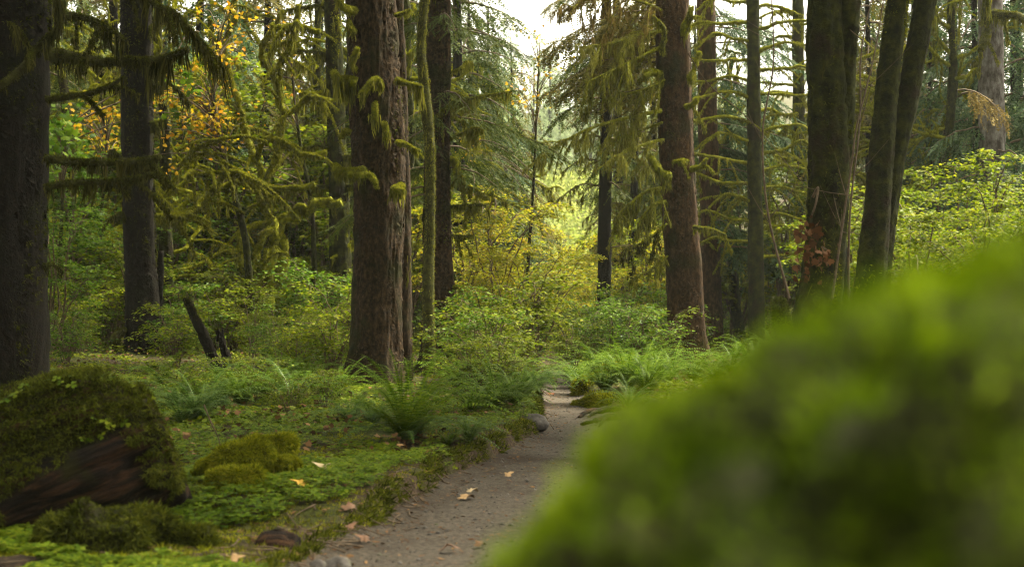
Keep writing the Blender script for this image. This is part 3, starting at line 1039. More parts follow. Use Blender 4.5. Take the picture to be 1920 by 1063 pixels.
# spruce behind it, to the right
s_ = [(824, 690, 23, 66), (822, 640, 23, 58), (820, 500, 23, 52), (820, 350, 23, 48), (822, 150, 23, 44), (822, -100, 23, 40)]
T = thing('spruce_tree', 'brown spruce draped in moss, standing just right of the big flaking spruce', 'tree', base_of(s_))
_, p, ra = trunk(T, s_, M['bark'], 18, 80, .032, 8, .40, .05, .03)
trunk_moss(T, p, ra, 7000, .04, .05, hn=1800, hl=.5, hmat='strand', z0=2.2, z1=7, seed=2)
bark_flakes(T, p, ra, 4500, .02, .06, M['bark'])
for k, (q, r0, r1, hg, dn, mt) in enumerate([
    ([(838, 168, 23), (855, 176, 22.8), (870, 182, 22.6), (876, 192, 22.6)], .035, .035, .3, 500, 1),
    ([(838, 140, 23), (862, 130, 22.6), (886, 116, 22.2)], .018, .008, .3, 200, 0),
    ([(842, 260, 23), (866, 250, 22.6), (890, 240, 22.3)], .018, .01, .6, 400, 0),
    ([(842, 388, 23), (865, 388, 22.7), (890, 386, 22.4), (912, 386, 22.3)], .03, .015, .35, 450, 0),
    ([(842, 340, 23), (880, 352, 22.6), (916, 370, 22.2)], .025, .012, .35, 380, 0),
    ([(842, 440, 23), (866, 444, 22.8), (888, 442, 22.6)], .02, .012, .25, 350, 0),
    ([(844, 300, 23), (858, 302, 22.8), (852, 325, 22.7)], .05, .03, .3, 500, 1),
    ([(846, 540, 23), (858, 538, 22.8)], .03, .02, .15, 300, 1),
    ([(840, 195, 23), (872, 188, 22.5), (920, 178, 22.0), (960, 172, 21.6)], .02, .01, .5, 300, 0)]):
    limb(T, np.array([px(*c) for c in q]), r0, r1, ('mosslimb_dark', 'mosslimb')[mt], 'strand', ('moss_dark', 'moss')[mt], hang=hg, dens=dn, seed=80 + k, side=2, wid=.009)
r_ = np.random.default_rng(90)
tw, wood = MB(), MB()
for k in range(20):
    z = r_.uniform(2.6, 7)
    b = px(821, HZ - (z - CZ) / 23 * F, 23)
    conifer_branch(tw, wood, b, r_.uniform(0, 6.28), r_.uniform(1.0, 2.3), r_, .15, .5, TWIG_HI, .12, .20, .5)
wobj(tw, 'foliage', M['needle'], T); wobj(wood, 'boughs', M['twig'], T)
crown(T, shade_crown[1], (0, 0, 8.0), None, .2, 1.1)
# mossy slender stem in front of it
s_ = [(806, 700, 20.5, 22), (803, 560, 20.5, 20), (806, 420, 20.5, 17), (807, 300, 20.5, 17), (800, 210, 20.5, 20), (795, 160, 20.5, 18), (789, 90, 20.5, 15), (793, 30, 20.5, 15), (800, -40, 20.5, 14), (803, -140, 20.5, 13)]
T = thing('slender_tree', 'slender crooked stem thick with hanging moss between the two spruces left of the trail', 'tree', base_of(s_))
_, p, ra = trunk(T, s_, M['mosslimb_dark'], 8, 20, .012, 12, .1, .05)
trunk_moss(T, p, ra, 6000, .035, -.5, mat='strand', hn=2600, hl=.28, hmat='strand', z1=7)

# conifer in the gap
def gap_conifer(spec, label, nb, Lm, seed, mat='needle', zlo=2.5, zhi=9, top=13, mossb=8, sides=30):
    T = thing('spruce_tree', label, 'tree', base_of(spec))
    _, p, ra = trunk(T, spec, M['bark_dark'], top, sides, .02, seed, .2, .08)
    r = np.random.default_rng(seed)
    tw, wood, D = MB(), MB(), spec[0][2]
    for k in range(nb):
        z = r.uniform(zlo, zhi)
        c = np.array([np.interp(z, p[:, 2], p[:, j]) for j in range(3)])
        conifer_branch(tw, wood, c, k * 2.4 + r.uniform(-.4, .4), Lm * r.uniform(.5, 1.1) * (1.25 if z > 6 else 1), r, .1, .55, TWIG_LO, .14, .24, .7, r0=.025)
    wobj(tw, 'foliage', M[mat], T); wobj(wood, 'boughs', M['twig'], T)
    for k in range(mossb):
        z = r.uniform(1.6, zhi - 1)
        c = np.array([np.interp(z, p[:, 2], p[:, j]) for j in range(3)])
        a = r.choice([0, math.pi]) + r.uniform(-.7, .7)
        l = Lm * r.uniform(.5, 1.0)
        d = np.array([math.cos(a), math.sin(a), 0])
        twiggy(T, np.array([c, c + d * l * .5 + [0, 0, .05], c + d * l + [0, 0, -.25 * l]]), 9, l * .4, .02, 'twig', seed * 9 + k, 'strand', 'branch', .45, 60, 1)
    return T


gap_conifer([(1131, 668, 32, 32), (1132, 600, 32, 27), (1134, 450, 32, 25), (1136, 250, 32, 22), (1137, 0, 32, 18)], 'slim dark spruce with drooping mossy boughs at the right of the bright gap', 15, 1.3, 101, 'needle', 3.4, 10, 14, 10)
gap_conifer([(1180, 625, 38, 17), (1182, 560, 38, 15), (1188, 400, 38, 13), (1192, 200, 38, 12)], 'thin dark conifer between the slim spruce and the red barked spruce', 12, 1.7, 102, 'needle', 4, 9, 12, 7)

gap_conifer([(1160, 640, 44, 22), (1160, 400, 44, 19), (1158, 200, 44, 16), (1156, 0, 44, 13)], 'lacy thin conifer with high drooping boughs behind the slim dark spruce', 16, 1.7, 103, 'needle_olive', 7.4, 11.5, 13, 4, 20)


# red barked spruce right of the trail
s_ = [(1288, 695, 25, 80), (1287, 640, 25, 68), (1283, 520, 25, 65), (1275, 400, 25, 64), (1268, 280, 25, 64), (1264, 150, 25, 64), (1261, 0, 25, 60), (1259, -150, 25, 56)]
T = thing('spruce_tree', 'straight red barked spruce right of the trail with long mossy boughs reaching left', 'tree', base_of(s_))
_, p, ra = trunk(T, s_, M['bark_red'], 20, 100, .024, 9, .40, .04, .03)
m = MB()
k_ = p[:, 2] < 7.5
fuzz(m, p[k_], ra[k_], 16000, .035, keep=lambda q, nn: (fbm(q * np.array([1.5, 1.5, .7]) + 3, 3) - .75 * nn[:, 0] > .36), up=.2, droop=.9, inset=1.0)
wobj(m, 'moss', M['moss_dark'], T)
bark_flakes(T, p, ra, 6000, .02, .05, M['bark_red'])
r_ = np.random.default_rng(145)
tw, wood = MB(), MB()
for k in range(14):
    z = r_.uniform(5.0, 9)
    b_ = np.array([np.interp(z, p[:, 2], p[:, j]) for j in range(3)])
    conifer_branch(tw, wood, b_, r_.uniform(1.9, 3.5), r_.uniform(1.2, 2.6), r_, .2, .5, TWIG_LO, .12, .22, .7)
wobj(tw, 'foliage', M['needle_olive'], T); wobj(wood, 'boughs', M['twig'], T)
D = 24.7
for k, (q, r0, r1, n, ln, mo) in enumerate([
    ([(1240, 58, D), (1200, 66, D - .2), (1160, 78, D - .4), (1092, 92, D - .7)], .035, .01, 20, .9, 'strand_pale'),
    ([(1240, 88, D), (1205, 105, D - .3), (1165, 124, D - .6), (1098, 156, D - 1)], .032, .01, 20, .9, 'strand'),
    ([(1240, 208, D), (1205, 215, D - .2), (1150, 228, D - .5), (1095, 246, D - .8), (1022, 286, D - 1.2)], .038, .012, 26, .8, 'strand_pale'),
    ([(1242, 230, D), (1200, 246, D + .2), (1150, 262, D + .4)], .022, .01, 14, .6, 'strand'),
    ([(1244, 262, D), (1210, 270, D - .4), (1160, 292, D - .8), (1120, 318, D - 1)], .026, .01, 16, .7, 'strand_pale'),
    ([(1246, 352, D), (1215, 358, D - .3), (1185, 380, D - .5), (1152, 430, D - .7)], .036, .012, 16, .6, 'strand'),
    ([(1248, 378, D), (1225, 384, D - .2), (1208, 402, D - .3), (1196, 430, D - .4)], .034, .014, 10, .4, 'strand'),
    ([(1246, 150, D), (1215, 165, D - .3), (1170, 178, D - .5)], .022, .01, 14, .6, 'strand'),
    ([(1240, 20, D), (1190, 0, D - .4), (1120, -5, D - .8), (1060, 20, D - 1.2)], .03, .01, 20, .9, 'needle_brown'),
    ([(1250, 420, D), (1210, 452, D - .3), (1170, 470, D - .5)], .02, .008, 12, .5, 'strand_dark'),
    ([(1252, 480, D), (1220, 505, D - .3), (1190, 520, D - .4)], .018, .008, 10, .5, 'strand')]):
    twiggy(T, np.array([px(*c) for c in q]), n, ln, r0, 'mosslimb', 200 + k, mo, 'branch', .32, 110, 2)
for k, (q, r0, r1, hg) in enumerate([
    ([(1214, 296, D - .3), (1226, 306, D - .4), (1240, 322, D - .4), (1254, 332, D - .3)], .05, .085, .3),
    ([(1240, 142, D), (1222, 136, D - .1), (1206, 142, D - .2)], .07, .05, .3),
    ([(1292, 148, D), (1302, 128, D - .1), (1310, 100, D - .2)], .06, .04, .3),
    ([(1284, 68, D), (1290, 40, D - .1), (1296, 14, D - .2)], .06, .05, .3),
    ([(1285, 202, D), (1300, 196, D - .1), (1308, 186, D - .2)], .045, .03, .2),
    ([(1290, 302, D - .3), (1276, 300, D - .5), (1262, 304, D - .5)], .03, .02, .2),
    ([(1296, 318, D), (1312, 312, D - .2), (1326, 298, D - .3)], .05, .03, .25),
    ([(1300, 428, D), (1330, 430, D - .2), (1360, 440, D - .4)], .03, .015, .45),
    ([(1240, 100, D - .3), (1246, 60, D - .4), (1234, 40, D - .4)], .04, .03, .5)]):
    limb(T, np.array([px(*c) for c in q]), r0, r1, 'mosslimb_dark' if k > 6 else 'mosslimb', 'strand', 'moss', hang=hg, dens=420, seed=230 + k, side=1, wid=.009, n=16)

# reddish spruce behind it
s_ = [(1334, 640, 31, 40), (1333, 500, 31, 37), (1330, 350, 31, 36), (1326, 150, 31, 34), (1322, -60, 31, 32)]
T = thing('spruce_tree', 'thinner reddish spruce half hidden behind the straight red barked spruce', 'tree', base_of(s_))
_, p, ra = trunk(T, s_, M['bark_red'], 18, 50, .022, 14, .2, .06)
r_ = np.random.default_rng(140)
tw, wood = MB(), MB()
for k in range(24):
    z = r_.uniform(1.4, 8)
    c = np.array([np.interp(z, p[:, 2], p[:, j]) for j in range(3)])
    conifer_branch(tw, wood, c, r_.uniform(-1.4, 1.8), r_.uniform(1.2, 2.6), r_, .1, .5, TWIG_LO, .13, .22, .6)
wobj(tw, 'foliage', M['needle_blue'], T); wobj(wood, 'boughs', M['twig'], T)

# bare mossy conifer with level branches
def skeleton(spec, label, seed, nb, L0, rmat, zs, dirs=(0, math.pi), mo='strand'):
    T = thing('spruce_tree', label, 'tree', base_of(spec))
    _, p, ra = trunk(T, spec, M['mossbark'], 13, 30, .02, seed, .1, .07)
    r = np.random.default_rng(seed)
    for k in range(nb):
        z = zs[0] + (zs[1] - zs[0]) * (k + r.uniform(-.3, .3)) / nb
        c = np.array([np.interp(z, p[:, 2], p[:, j]) for j in range(3)])
        a = dirs[k % len(dirs)] + r.uniform(-.55, .55)
        l = L0 * r.uniform(.6, 1.15)
        d = np.array([math.cos(a), math.sin(a), 0])
        limb(T, np.array([c, c + d * l * .35 + [0, 0, r.uniform(-.02, .12) * l], c + d * l * .7 + [0, 0, r.uniform(-.05, .16) * l], c + d * l + [0, 0, r.uniform(-.28, .1) * l]]), .036, .014, rmat, mo, 'moss', hang=.14, dens=150, seed=seed * 3 + k, side=4, tw=.8, wid=.009, sides=6, fdens=700)
    return T


skeleton([(1418, 640, 29, 30), (1417, 450, 29, 28), (1414, 250, 29, 25), (1412, 0, 29, 22)], 'bare moss coated conifer with many level branches behind the double mossy trunk', 150, 26, 1.7, 'mosslimb', (2.2, 7.6))
skeleton([(1500, 600, 34, 26), (1500, 400, 34, 24), (1498, 200, 34, 22), (1496, 0, 34, 20)], 'moss coated bare conifer showing just left of the double mossy trunk, against the sky', 151, 18, 1.7, 'mosslimb', (2.6, 8.4), (math.pi, 0, math.pi))

# mossy double trunk on the right
s_ = [(1520, 700, 13, 100), (1532, 590, 13, 80), (1546, 470, 13, 72), (1553, 330, 13, 70), (1550, 200, 13, 64), (1546, 80, 13, 58), (1544, -40, 13, 54), (1540, -160, 13, 50)]
T = thing('maple_tree', 'dark mossy double trunk right of the trail with withered leaves caught at its foot', 'tree', base_of(s_))
_, p, ra = trunk(T, s_, M['mossbark'], 9, 60, .028, 15, .1, .04, .02)
trunk_moss(T, p, ra, 6000, .035, -.05, mat='moss_dark', hn=500, hl=.25, z1=7)
trunk_moss(T, p, ra, 9000, .03, .06, mat='moss', z1=7, seed=5)
m = MB()
q = pxcurve([(1566, 400, 13), (1574, 330, 13), (1582, 240, 13), (1586, 130, 13), (1594, 40, 13), (1600, -80, 13), (1606, -300, 13)], 90)
tube(m, q, np.linspace(.085, .095, 90), 40, barkdisp(.022, 7))
sb = wobj(m, 'stem', M['mossbark'], T, True)
f = MB(); fuzz(f, q, np.linspace(.085, .095, 90), 3500, .035, keep=lambda a, b: fbm(a * 1.8, 3) > -.05, inset=1.0); f.build('moss', M['moss_dark'], sb)
m = MB()
q = pxcurve([(1580, 620, 13.1), (1582, 540, 13.1), (1580, 450, 13.1), (1574, 390, 13.1)], 40)
tube(m, q, np.linspace(.045, .035, 40), 20, barkdisp(.012, 3)); wobj(m, 'stem', M['bark_dark'], T, True)
m = MB()
q = pxcurve([(1524, 370, 12.8), (1534, 352, 12.75), (1530, 380, 12.7), (1522, 405, 12.75)], 20)
tube(m, q, np.linspace(.014, .008, 20), 8, lump(.003, 20)); wobj(m, 'branch', M['twig'], T, True)
dl = MB()
r_ = np.random.default_rng(160)
for cx, cyy, n, sp in ((1514, 428, 30, 12), (1540, 462, 14, 12), (1504, 478, 24, 13), (1534, 492, 12, 10), (1510, 522, 8, 10)):
    P = np.array([px(cx, cyy, 12.6)] * n) + r_.normal(0, 1, (n, 3)) * np.array([sp * 13 / F, .10, sp * 1.1 * 13 / F])
    d = nrm(r_.normal(0, .5, (n, 3)) + np.array([0, 0, -1]))
    dl.inst(MAPLE, P, frames(d, nrm(r_.normal(0, 1, (n, 3))), r_.uniform(-3, 3, n)) * (r_.uniform(.03, .085, n))[:, None, None])
wobj(dl, 'withered_leaves', M['leaf_dead'], T)

def shade_canopy(parent, at, rad, n, seed, mat='leaf_lime'):  # leaf mass added overhead, out of view, to shade verge and trail
    r = np.random.default_rng(seed)
    lf, br = MB(), MB()
    for k in range(n):
        d = nrm(r.normal(0, 1, 3)) * r.random() ** .45
        c = np.array(at) + d * np.array(rad)
        h = np.array([c[0] * .55 + at[0] * .45, c[1] * .55 + at[1] * .45, at[2] - rad[2] * .7])
        if k % 4 == 0:
            tube(br, curve([h, (h + c) / 2 + r.normal(0, .2, 3), c], 7), np.linspace(.035, .008, 7), 5, cap=False)
        q = 34
        P = c + r.normal(0, .42, (q, 3)) * np.array([1, 1, .35])
        lf.inst(MAPLE_LO, P, frames(nrm(r.normal(0, 1, (q, 3)) * [1, 1, .4] + [0, 0, -.3]), nrm(np.array([0, 0, 1.0]) + r.normal(0, .4, (q, 3)))) * r.uniform(.10, .19, q)[:, None, None])
    wobj(br, 'branches', M['twig'], parent)
    wobj(lf, 'shade_canopy', M[mat], parent)


shade_canopy(T, (0.7, 11.8, 7.4), (5.0, 5.2, 2.0), 400, 170)

# leaning pair of mossy stems
T = thing('maple_tree', 'pair of mossy stems spreading upward in a narrow V at the right', 'tree', px(1640, 560, 16))
for k, (sp, sd) in enumerate(((( (1628, 620, 16, 64), (1634, 520, 16, 56), (1645, 400, 16, 46), (1652, 300, 16, 42), (1662, 180, 16, 40), (1675, 80, 16, 38), (1688, -20, 16, 36), (1704, -150, 16, 34)), 17), (((1640, 600, 16.2, 50), (1652, 470, 16.2, 42), (1668, 380, 16.2, 38), (1682, 290, 16.2, 34), (1700, 190, 16.2, 38), (1716, 110, 16.2, 36), (1736, 0, 16.2, 36), (1765, -150, 16.2, 32)), 18))):
    tk, p, ra = trunk(T, sp, M['mossbark'], 9, 48, .024, sd, .05, .045, .012)
    mo = trunk_moss(T, p, ra * (1 + .0 * ra), 7000, .045, .0, mat='moss', hn=260, hl=.2, z1=7.5, seed=sd)

shade_canopy(T, (4.6, 16.5, 8.2), (3.2, 3.2, 2.0), 260, 171)

# mossy spruce trunk left of the big flaking one
s_ = [(640, 615, 28, 44), (640, 560, 28, 40), (636, 450, 28, 36), (632, 300, 28, 34), (626, 100, 28, 30), (620, -100, 28, 28)]
T = thing('spruce_tree', 'moss covered trunk in the background just left of the big flaking spruce', 'tree', base_of(s_))
_, p, ra = trunk(T, s_, M['mossbark'], 14, 50, .03, 19, .25, .06, .02)
trunk_moss(T, p, ra, 7000, .05, -.05, mat='moss', hn=1200, hl=.5, hmat='strand', z1=8)
for k in range(9):
    z = R.uniform(2.4, 7)
    c = np.array([np.interp(z, p[:, 2], p[:, j]) for j in range(3)])
    sg = R.choice([-1, 1]); l = R.uniform(.5, 1.4)
    limb(T, np.array([c, c + np.array([sg * l * .5, -.2, .03]), c + np.array([sg * l, -.4, R.uniform(-.2, .2)])]), .04, .02, 'mosslimb_dark', 'strand', 'moss_dark', hang=.5, dens=260, seed=300 + k, side=3, wid=.010)

# old mossy maple with root like limbs
T = thing('maple_tree', 'contorted old maple with thick bright mossy limbs left of the big flaking spruce', 'tree', px(510, 585, 27))
D = 27.0
for k, (q, r0, r1, hg) in enumerate([
    ([(530, 600, D), (532, 540, D), (528, 480, D), (520, 440, D), (540, 412, D), (590, 390, D), (640, 380, D)], .16, .07, .5),
    ([(508, 600, D - .3), (500, 540, D - .3), (506, 490, D - .4), (516, 450, D - .3), (505, 400, D - .2), (495, 350, D)], .12, .07, .3),
    ([(488, 600, D - .5), (486, 550, D - .5), (480, 510, D - .6), (486, 460, D - .5), (506, 430, D - .4)], .08, .06, .25),
    ([(452, 590, D - .6), (458, 540, D - .6), (452, 480, D - .7), (450, 440, D - .6), (480, 424, D - .4), (506, 418, D - .3)], .06, .06, .25),
    ([(470, 560, D - .8), (490, 520, D - .7), (500, 470, D - .6)], .05, .05, .2),
    ([(282, 424, D - 3), (310, 410, D - 2.6), (350, 402, D - 2.2), (378, 380, D - 1.8), (395, 362, D - 1.6), (430, 348, D - 1.4), (475, 340, D - 1), (510, 352, D - 1), (560, 352, D - 1), (590, 346, D - 1)], .06, .055, .45),
    ([(284, 404, D - 3), (310, 405, D - 2.8), (345, 402, D - 2.3)], .03, .04, .3),
    ([(395, 362, D - 1.7), (420, 328, D - 1.8), (450, 322, D - 1.9), (470, 338, D - 1.4)], .035, .035, .2),
    ([(354, 335, D - 2), (350, 310, D - 2), (355, 290, D - 2), (372, 278, D - 2), (400, 268, D - 2), (424, 256, D - 2)], .04, .02, .2),
    ([(354, 330, D - 2), (380, 326, D - 2), (400, 322, D - 2), (424, 322, D - 2)], .03, .018, .2),
    ([(370, 270, D - 2), (400, 292, D - 2), (430, 310, D - 1.8), (460, 326, D - 1.6), (478, 334, D - 1.4)], .022, .02, .15),
    ([(495, 350, D), (480, 300, D), (462, 250, D + .3), (450, 200, D + .3), (432, 150, D + .5)], .07, .05, .4),
    ([(495, 350, D), (520, 290, D), (530, 220, D), (520, 150, D), (545, 80, D), (560, 10, D)], .07, .05, .5),
    ([(530, 220, D), (560, 200, D), (580, 180, D), (620, 190, D)], .05, .04, .4),
    ([(480, 300, D), (500, 262, D - .3), (540, 270, D - .4), (570, 290, D - .5), (610, 286, D - .5)], .05, .04, .4),
    ([(520, 150, D), (490, 110, D - .4), (500, 70, D - .5), (540, 50, D - .6), (600, 60, D - .6)], .06, .04, .5),
    ([(432, 150, D + .5), (420, 90, D + .5), (440, 30, D + .5), (438, -60, D + .5)], .06, .05, .4)]):
    limb(T, np.array([px(*c) for c in q]), r0, r1, 'mosslimb', 'strand', 'moss', hang=hg, dens=230, seed=320 + k, side=6 if k > 4 else 1, tw=1.0, wid=.010, fsize=.035, fdens=1500, power=2.2, name='limb')

# leaning snag
D = on_ground(420, 722)[1]
for lab, q, r0, r1, sd in (
    ('leaning mossy snag with a snapped top beside the fern bed', [(424, 735, D), (414, 705, D), (398, 668, D - .1), (376, 618, D - .25), (356, 575, D - .4), (347, 560, D - .4)], .080, .05, 400),
    ('short jagged upright snag beside the leaning mossy snag', [(430, 735, D + .1), (428, 690, D + .1), (420, 655, D + .1), (413, 632, D + .1), (408, 618, D + .1)], .085, .03, 402)):
    T = thing('snag', lab, 'dead tree', px(*q[0]))
    m = MB(); w = np.array([px(*c) for c in q]); cv = curve(w, 40)
    rr = np.linspace(r0, r1, 40)
    tube(m, cv, rr, 24, barkdisp(.02, sd))
    if sd == 402:
        for a in ((-4, 20), (5, 12)):
            tube(m, curve([px(413 + a[0], 640, D + .1), px(412 + a[0], 610 + a[1] * .3, D + .1)], 6), np.linspace(.03, .004, 6), 6)
    wobj(m, 'trunk', M['bark_dark'], T, True)
    f = MB(); fuzz(f, cv, rr, 1100, .03, keep=lambda a, b: fbm(a * 2, 2) + .4 * b[:, 2] > .1, up=.8, inset=1.0)
    if sd == 400:
        strands(f, cv[-8:], rr[-8:], 120, .2, .008)
    wobj(f, 'moss', M['moss_dark'], T)

# ------------------------------------------------------------------ near mossy log filling the lower right
LY = .79
k_ = LY / 1.15
X_ = np.array([-.36, -.28, -.20, -.12, -.05, -.013, .039, .073, .103, .16, .207, .259, .31, .405, .7, 1.2, 1.9])
Z_ = np.array([.05, .25, .62, .85, .99, 1.06, 1.108, 1.163, 1.203, 1.236, 1.286, 1.296, 1.342, 1.352, 1.36, 1.34, 1.28])
xs = np.concatenate([np.linspace(-.34, .62, 190), np.linspace(.64, 1.9, 50)])
zt = np.interp(xs, X_ * k_, CZ + (Z_ - CZ) * np.where(Z_ > .9, k_, 1.0))
th = np.linspace(-.5, math.pi + .5, 130)
zc = zt * .45
ry = np.clip(.10 + .4 * ss((xs + .3) / .75), .08, .42)
Vv = np.stack([np.broadcast_to(xs[:, None], (len(xs), len(th))), LY - np.cos(th)[None] * ry[:, None], zc[:, None] + np.sin(th)[None] * (zt - zc)[:, None]], -1).reshape(-1, 3)
nv = nrm(np.stack([-.3 + 0 * Vv[:, 0], np.broadcast_to(-np.cos(th)[None], (len(xs), len(th))).ravel(), np.broadcast_to(np.sin(th)[None], (len(xs), len(th))).ravel()], 1))
dsp = .034 * fbm(Vv * 8 + 4, 2) + .022 * fbm(Vv * 18 + 1, 2)
Vv = Vv + nv * (dsp - .012)[:, None]
n_ = len(th)
i = (np.arange(len(xs) - 1)[:, None] * n_ + np.arange(n_ - 1)[None]).ravel()
m = MB(); m.add(Vv, None, np.stack([i, i + n_, i + n_ + 1, i + 1], 1))
T = thing('mossy_log', 'huge nurse log under bright green moss, right beside the lens and out of focus', 'log', (.5, LY, 0))
wobj(m, 'log', M['mossbark'], T, True)
m = MB()
k = R.choice(len(Vv), 90000)
k = k[(Vv[k, 2] > .3) & (fbm(Vv[k] * 8 + 4, 2) > -.75)]
q, nn = Vv[k] + R.normal(0, .004, (len(k), 3)), nv[k]
d = nrm(nn + R.normal(0, .45, (len(k), 3)))
m.inst(TUFT, q, frames(d, nn, R.uniform(-3, 3, len(k))) * (R.uniform(.006, .014, len(k)) * np.where(R.random(len(k)) < .04, 2.6, 1))[:, None, None])
wobj(m, 'moss', M['moss_fg'], T)

# ------------------------------------------------------------------ broken mossy log at the left
A, B = px(-190, 1005, 7.9), px(306, 800, 8.35)
L = np.linalg.norm(B - A)
dx = (B - A) / L
T = thing('mossy_log', 'big broken end of a fallen log, rotten wood bared below a thick moss cap', 'log', A)
T.rotation_euler = Vector(dx).to_track_quat('X', 'Z').to_euler()
u = np.linspace(0, L, 110)
axis = np.stack([u, 0 * u, .03 * np.sin(u * 3)], 1)
rad = .49 * np.interp(u / L, [0, .5, .8, .90, .97, 1], [.95, 1.02, 1.0, .95, .84, .70])
def wd(v, n):
    g = fbm(v * np.array([1.6, 9, 9]) + 5, 3) + .5 * (1 - 2 * np.abs(vnoise(v * np.array([3.0, 22, 22]))))
    end = ss((v[:, 0] - L * .86) / (L * .1))
    return .058 * g * (1 + .3 * end) + .10 * fbm(v * 2.6 + 2, 2) * (.6 + .6 * np.clip(n[:, 2], 0, 1)) - end * .10 * (n[:, 2] * .8 + .25)
m = MB(); tube(m, axis, rad, 90, wd)
wood = m.build('wood', M['deadwood'], T, True)
m = MB()
p_, nn, ra, f = scatter_on_tube(axis, rad, 70000, R)
q = p_ + nn * ra[:, None]
q = q + nn * (wd(q, nn) - .005)[:, None]
uu = q[:, 0] / L
low = nn[:, 2] < .26 + .55 * fbm(q * 3.5 + 8, 3)
k = ~(low & (uu > .30 + .25 * fbm(q * 2.0, 2)) & (uu < .90 + .07 * fbm(q * 6, 2))) & (nn[:, 2] > -.75) & (fbm(q * 8, 2) > -.5)
q, nn = q[k], nn[k]
d = nrm(nn + R.normal(0, .5, q.shape) + np.array([-.2, 0, -.55]))
m.inst(TUFT, q, frames(d, nn, R.uniform(-3, 3, len(q))) * (R.uniform(.02, .055, len(q)))[:, None, None])
mo = m.build('moss', M['moss_dark'], T)
m = MB()
k = np.abs(fbm(q * 3.0 + 3, 2)) < .06
strands(m, q[k][:900], .02, 700, .10, .006, R)
m.build('hanging_moss', M['strand_dark'], mo)
m = MB()
k = R.choice(len(q), 500); k = k[fbm(q[k] * 4, 2) > .05]
m.inst(TREFOIL, q[k] + nn[k] * .03, frames(nrm(R.normal(0, 1, (len(k), 3)) * [1, 1, .1]), nrm(nn[k] + R.normal(0, .3, (len(k), 3)))) * R.uniform(.02, .04, len(k))[:, None, None])
m.build('leaves', M['clover'], T)


# ------------------------------------------------------------------ moss hummocks, small logs, rocks, roots
def hummock(label, pts, r0, r1, mat='moss', n=9000, size=.045, seed=0, name='mossy_log', cat='log', core='mossbark'):
    w = curve(np.array(pts), 50)
    T = thing(name, label, cat, w[25])
    rr = np.interp(np.linspace(0, 1, 50), [0, .08, .25, .6, .9, 1], [r0 * .35, r0 * .8, r0, (r0 + r1) / 2, r1, r1 * .4])
    m = MB(); tube(m, w, rr, 40, lump(r0 * 1.1, 4, seed)); wobj(m, 'log', M[core], T, True)
    m = MB()
    p_, nn, ra, f = scatter_on_tube(w, rr, n, R, .3)
    q = p_ + nn * ra[:, None]
    q = q + nn * (r0 * 1.1 * fbm(q * 4 + seed, 3))[:, None]
    d = nrm(nn + R.normal(0, .5, q.shape) + np.array([0, 0, -1.0]))
    m.inst(TUFT, q, frames(d, nn, R.uniform(-3, 3, len(q))) * (1.25 * size * R.uniform(.3, 1.6, len(q)) * (.85 + .55 * vnoise(q * 9)))[:, None, None])
    strands(m, w, rr, int(n * .06), r0 * .9, .008, R, 4, seed)
    wobj(m, 'moss', M[mat], T)
    return T


g1 = on_ground(440, 900)
D = g1[1]
for k, (lab, q, r0, r1, n) in enumerate([
    ('short log cushioned in bright moss, just right of the big broken log', [(372, 884, D + .1), (410, 866, D), (455, 856, D + .05), (500, 846, D + .2)], .085, .11, 15000),
    ('rounded moss hummock behind the short bright mossy log, left of the big sword fern', [(492, 826, D + .9), (520, 830, D + .9), (550, 838, D + 1.0)], .06, .09, 8000),
    ('low spreading moss patch at the foot of the short bright mossy log', [(395, 906, D - .3), (440, 902, D - .3), (490, 893, D - .2)], .05, .07, 8000),
    ('small moss bump right of the short bright mossy log', [(520, 868, D + .1), (545, 866, D + .2), (562, 872, D + .2)], .05, .04, 4000)]):
    hummock(lab, [px(*c) for c in q], r0, r1, 'moss', n, .03, k + 1)
hummock('low dark mossy root mound under the end of the big broken log', [px(60, 1040, 7.2), px(220, 1015, 7.3), px(340, 1030, 7.4), px(400, 1050, 7.3)], .17, .12, 'moss_dark', 12000, .04, 3)
hummock('mossy log lying beside the right edge of the trail at the bend', [px(1075, 738, 19), px(1110, 722, 19.2), px(1150, 700, 19.6), px(1200, 690, 20)], .13, .10, 'moss', 6000, .05, 4)
hummock('low bright moss bank along the right edge of the far trail', [px(1075, 762, 17.4), px(1110, 758, 17.2), px(1160, 765, 16.6)], .10, .16, 'moss', 7000, .05, 5)
hummock('thin mossy fallen branch rising from the bank below the slim dark spruce', [px(1090, 705, 24), px(1150, 682, 24.2), px(1240, 655, 24.8)], .06, .05, 'moss', 2500, .04, 6)
hummock('dark mossy log end hanging in front of the double mossy trunk', [px(1462, 560, 12.0), px(1466, 590, 11.9), px(1470, 625, 11.9)], .035, .06, 'moss_dark', 1600, .035, 7, 'mossy_stump', 'stump')


def rock(label, X, Y, w, h, seed, mat='rock', name='rock', cat='rock', D=None):
    b = on_ground(X, Y) if D is None else px(X, Y, D)
    T = thing(name, label, cat, b)
    W, H_ = w * b[1] / F / 2, h * b[1] / F
    u = np.linspace(0, math.pi, 22)
    m = MB()
    ax_ = np.stack([0 * u, 0 * u, -np.cos(u) * H_ * .75 + H_ * .2], 1)
    rr = np.maximum(np.sin(u), .02) * W
    tube(m, ax_, rr, 28, lump(W * .35, 1.6 / W, seed))
    T.location.z -= H_ * .5
    m.build('stone' if name == 'rock' else 'wood', M[mat], T, True)
    return T


